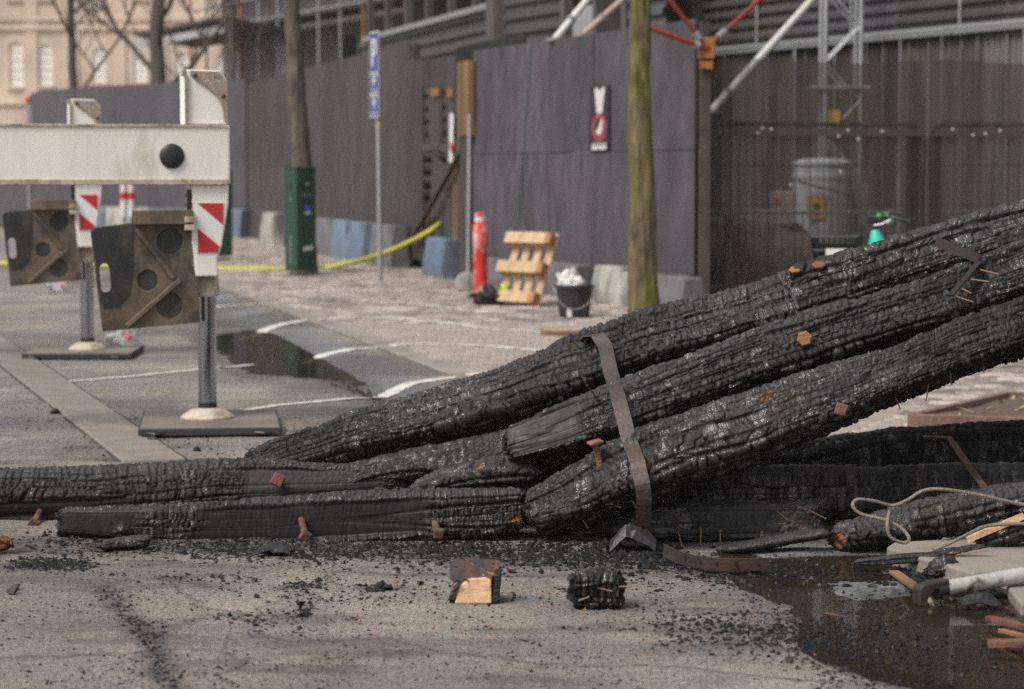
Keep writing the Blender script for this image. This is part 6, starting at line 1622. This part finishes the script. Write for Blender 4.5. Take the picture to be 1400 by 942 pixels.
# litter far off
mclear = mk('clear_plastic', (.66, .66, .68), .2, var=.1, alpha=.5)
for (x, y, rr, lb, s_) in ((172, 473, .13, 'crumpled clear plastic bag beside the gutter puddle', 3), (78, 400, .16, 'crumpled clear plastic bag behind the far crane jack', 6)):
    t = tag(blob('plastic_bag', G(x, y) * Vector((1, 1, 0)), rr, rr * .8, rr * .62, mclear, None, s_, .95, 18), lb, 'plastic bag', 'clear plastic bags on the street')
    blob('red_print', ORG[t.name] + Vector((rr * .4, -rr * .5, rr * .45)), .03, .03, .02, mk('pink_print', (.75, .12, .14), .5), t, 2, .2, 8)
tag(MB().box(G(668, 411) + Vector((0, 0, .01)), (.22, .06, .012), Matrix.Rotation(R(8), 3, 'Z')).build('tape_scrap', mpr), 'scrap of red and white tape before the delineator', 'tape scrap')

# tree pit with a low brown steel edging behind the timbers
medge = mk('rusted_edging', (.20, .115, .095), .8, var=.2, vscale=10, col2=(.13, .075, .065), c2amt=.4, c2scale=6, bump=.4, bscale=50)
msoil = mk('soil', (.12, .085, .062), .95, var=.35, vscale=14, bump=1, bscale=30)
e0 = G(1246, 586); e1 = G(1440, 592); e3 = G(1375, 554); e2 = e1 + (e3 - e0)
tp = thing('tree_pit', e0, 'tree pit with low rust brown edging behind the level timbers', 'tree pit')
for p_, q_ in ((e0, e1), (e1, e2), (e2, e3), (e3, e0)): MB().bar(p_ + Vector((0, 0, .04)), q_ + Vector((0, 0, .04)), .05, .08).build('edging', medge, tp, bevel=.004)
n = 16; V, Fz = [], []
for i in range(n):
    for j in range(n):
        p_ = e0.lerp(e1, i / (n - 1)).lerp(e3.lerp(e2, i / (n - 1)), j / (n - 1)); p_.z = .035 + .03 * float(fbm(np.array([p_.x * 4]), np.array([p_.y * 4]), 4, 3)[0]); V.append(p_)
Fz = [(i * n + j, (i + 1) * n + j, (i + 1) * n + j + 1, i * n + j + 1) for i in range(n - 1) for j in range(n - 1)]
MB().add(V, Fz).build('soil', msoil, tp, smooth=True)
mstraw = mk('yellow_leaf', (.40, .30, .12), .7, var=.25)
gr = MB()
for k in range(34):
    f, g = rg.random(), rg.random(); p_ = e0.lerp(e1, f).lerp(e3.lerp(e2, f), g); p_.z = .055
    a = rg.random() * 6.28; l = .04 + rg.random() * .10; d_ = Vector((math.cos(a), math.sin(a), .1 + rg.random() * .3)).normalized() * l; s_ = Vector((-math.sin(a), math.cos(a), 0)) * .008
    gr.add([p_ - s_, p_ + s_, p_ + d_ * .6 + s_ * .8, p_ + d_, p_ + d_ * .6 - s_ * .8], [(0, 1, 2, 3, 4)])
gr.build('withered_leaves', mstraw, tp)['kind'] = 'stuff'
# the whole timber lots above ground beside the pit: one scorched wet patch of loose straw
# ------------------------------------------------------------------ char crumbs
rs = np.random.default_rng(7)
def crumbs(name, pts, size, mat, label=None):
    n = len(pts); B = np.array([(1, 0, 0), (0, 1, 0), (-1, 0, 0), (0, -1, 0), (0, 0, 1), (.2, .1, -.5)], float)
    V = B[None] * (1 + .8 * (rs.random((n, 6, 3)) - .5)) * size[:, None, None] * (np.array([1, 1, .62])[None, None] * (.55 + .9 * rs.random((n, 1, 3))))
    V[:, 4, :2] += (rs.random((n, 2)) - .5) * size[:, None] * .9
    ax = rs.random(n) * 6.283; c, s = np.cos(ax)[:, None], np.sin(ax)[:, None]
    X = V[..., 0] * c - V[..., 1] * s; Y = V[..., 0] * s + V[..., 1] * c; V[..., 0] = X; V[..., 1] = Y
    V += pts[:, None, :]; V[..., 2] += (size * .22)[:, None]
    T = np.array([(0, 1, 4), (1, 2, 4), (2, 3, 4), (3, 0, 4), (1, 0, 5), (2, 1, 5), (3, 2, 5), (0, 3, 5)])
    F = (T[None] + 6 * np.arange(n)[:, None, None]).reshape(-1, 3)
    o = np_mesh(name, V.reshape(-1, 3), F, mat, smooth=False)
    return tag(o, label, kind='stuff')
def px2g(px, py):
    r = np.stack([px - CX, np.full(px.shape, FPX * FW.y) - UP.y * (py - CY), FPX * FW.z - UP.z * (py - CY)], -1)
    t = -CAMH / r[:, 2]; g = r * t[:, None]; g[:, 2] = ground_z(g[:, 0], g[:, 1]); return g
mcrumb, N, L, b = node_mat('char_crumb')
oi = N.new('ShaderNodeNewGeometry'); rp = N.new('ShaderNodeValToRGB'); rp.color_ramp.elements[0].color = (.003, .003, .003, 1); rp.color_ramp.elements[1].color = (.020, .019, .020, 1); rp.color_ramp.elements[1].position = .9
L.new(oi.outputs['Random Per Island'], rp.inputs[0]); L.new(rp.outputs[0], b.inputs['Base Color']); b.inputs['Roughness'].default_value = .42; b.inputs['Specular IOR Level'].default_value = .22
allp, alls = [], []
def rect(n, x0, x1, y0, y1, s0, s1, clump=.0, sd=1):
    px = rs.uniform(x0, x1, n * 3); py = rs.uniform(y0, y1, n * 3)
    if clump:
        v = fbm(px / 46., py / 13., sd, 3); k = v > np.quantile(v, clump); px, py = px[k], py[k]
    px, py = px[:n], py[:n]; allp.append(px2g(px, py)); alls.append(s0 + (s1 - s0) * rs.random(len(px)) ** 2.6)
def line(n, pts, sp, s0, s1):
    pts = np.array(pts, float); t = rs.random(n) * (len(pts) - 1); i = np.minimum(t.astype(int), len(pts) - 2); f = (t - i)[:, None]
    q = pts[i] * (1 - f) + pts[i + 1] * f + rs.normal(size=(n, 2)) * np.array(sp); allp.append(px2g(q[:, 0], q[:, 1])); alls.append(s0 + (s1 - s0) * rs.random(n) ** 2.6)
line(5200, [(60, 738), (260, 748), (420, 752), (560, 748), (740, 748), (900, 752)], (30, 8), .002, .011)
line(3600, [(560, 752), (720, 760), (860, 764), (1000, 772), (1090, 790)], (40, 9), .003, .015)
line(900, [(840, 750), (880, 748), (905, 752)], (16, 6), .004, .02)
line(1500, [(1010, 770), (1100, 800), (1150, 850), (1190, 900), (1215, 950)], (46, 20), .002, .009)
line(1400, [(940, 850), (1060, 868), (1180, 880)], (60, 12), .0025, .011)
rect(2200, 0, 1200, 755, 945, .002, .007, .6, 3)
rect(2600, 0, 1150, 745, 945, .0014, .005)
rect(600, 300, 900, 770, 830, .003, .009, .72, 5)
line(800, [(28, 770), (70, 772), (105, 772)], (22, 5), .003, .011)
line(430, [(140, 800), (175, 845), (205, 870), (218, 905), (238, 940)], (12, 8), .002, .009)
for (x, y, n, sp) in ((413, 838, 60, (7, 14)), (412, 800, 90, (20, 4)), (515, 803, 90, (16, 4)), (345, 845, 70, (26, 6)), (250, 790, 60, (40, 4)), (640, 800, 60, (40, 8)), (470, 760, 200, (60, 6)), (880, 812, 60, (40, 12))):
    line(n, [(x, y), (x + 1, y + 1)], sp, .003, .012)
line(420, [(395, 487), (450, 513), (510, 540), (545, 560)], (7, 4), .004, .016)
line(360, [(40, 570), (150, 585), (220, 608), (300, 622)], (60, 14), .003, .010)
rect(600, 0, 420, 500, 640, .003, .009, .65, 8)
rect(220, 480, 720, 440, 520, .004, .012, .5, 9)
line(800, [(1210, 770), (1260, 790), (1310, 795), (1390, 810)], (30, 10), .004, .018)
rect(350, 1180, 1400, 810, 940, .003, .010, .5, 12)
pts = np.concatenate(allp); sz = np.concatenate(alls)
_, pd = puddle_mask(pts[:, 0], pts[:, 1]); pts[:, 2] = np.maximum(pts[:, 2], np.where(pd > .02, -.0135, -1) )
crumbs('char_crumbs', pts, sz, mcrumb, 'black crumbs of charcoal scattered over the asphalt')
# bigger lumps one can pick out
mlump = MCHAR2
rl = random.Random(31)
for k, (x, y, s_) in enumerate([(17, 812, .02), (24, 806, .018), (127, 775, .017), (168, 788, .014), (412, 828, .018), (416, 843, .017), (426, 832, .014), (520, 803, .022), (530, 806, .018), (640, 803, .014), (700, 782, .02), (905, 760, .024), (890, 752, .03), (930, 770, .02), (1155, 920, .016), (1080, 905, .017), (1060, 880, .014), (840, 745, .024), (818, 752, .02), (575, 800, .014), (350, 818, .014), (348, 795, .013), (75, 566, .03), (200, 600, .03), (208, 604, .026), (270, 617, .028)]):
    g = G(x, y); g.z = 0
    bm_ = bmesh.new()
    for _ in range(13):
        v_ = Vector((rl.gauss(0, 1), rl.gauss(0, 1), rl.gauss(0, 1))).normalized() * rl.uniform(.75, 1.15)
        bm_.verts.new((v_.x * s_ * 1.25, v_.y * s_ * .9, (max(v_.z, -.55) + .55) * s_ * .75))
    r_ = bmesh.ops.convex_hull(bm_, input=bm_.verts)
    bmesh.ops.delete(bm_, geom=[v for v in bm_.verts if not v.link_faces], context='VERTS')
    me = bpy.data.meshes.new('charcoal_lump'); bm_.to_mesh(me); bm_.free(); me.materials.append(mcoal)
    t = bpy.data.objects.new('charcoal_lump', me); C.objects.link(t); t.location = g; t.rotation_euler = (0, 0, rl.random() * 3)
    sb_ = t.modifiers.new('cut', 'SUBSURF'); sb_.subdivision_type = 'SIMPLE'; sb_.levels = sb_.render_levels = 1
    tag(t, 'small loose charcoal lump lying on the dusty asphalt', 'charcoal lump', 'small charcoal lumps on the asphalt')
mrc = mk('rust_crumb', (.28, .12, .05), .8, var=.4, vscale=60)
q = np.stack([rs.uniform(420, 1200, 90), rs.uniform(745, 900, 90)], -1); crumbs('rust_crumbs', px2g(q[:, 0], q[:, 1]), .003 + .006 * rs.random(90) ** 2, mrc, 'brown specks of rust and wood among the charcoal')

HAZE_D = .0005
# ------------------------------------------------------------------ smoke haze lying over the far street

mhaze = bpy.data.materials.new('smoke_haze'); mhaze.use_nodes = True
hn = mhaze.node_tree.nodes; hn.remove(hn['Principled BSDF'])
pv = hn.new('ShaderNodeVolumePrincipled'); pv.inputs['Color'].default_value = (.95, .90, .84, 1); pv.inputs['Density'].default_value = HAZE_D; pv.inputs['Anisotropy'].default_value = .2
mhaze.node_tree.links.new(pv.outputs[0], hn['Material Output'].inputs['Volume'])
hz = MB().box((0, 80, 14.0), (1400, 1800, 31.0)).build('haze', mhaze)
tag(hz, 'thin smoke haze lying over the street', kind='stuff')
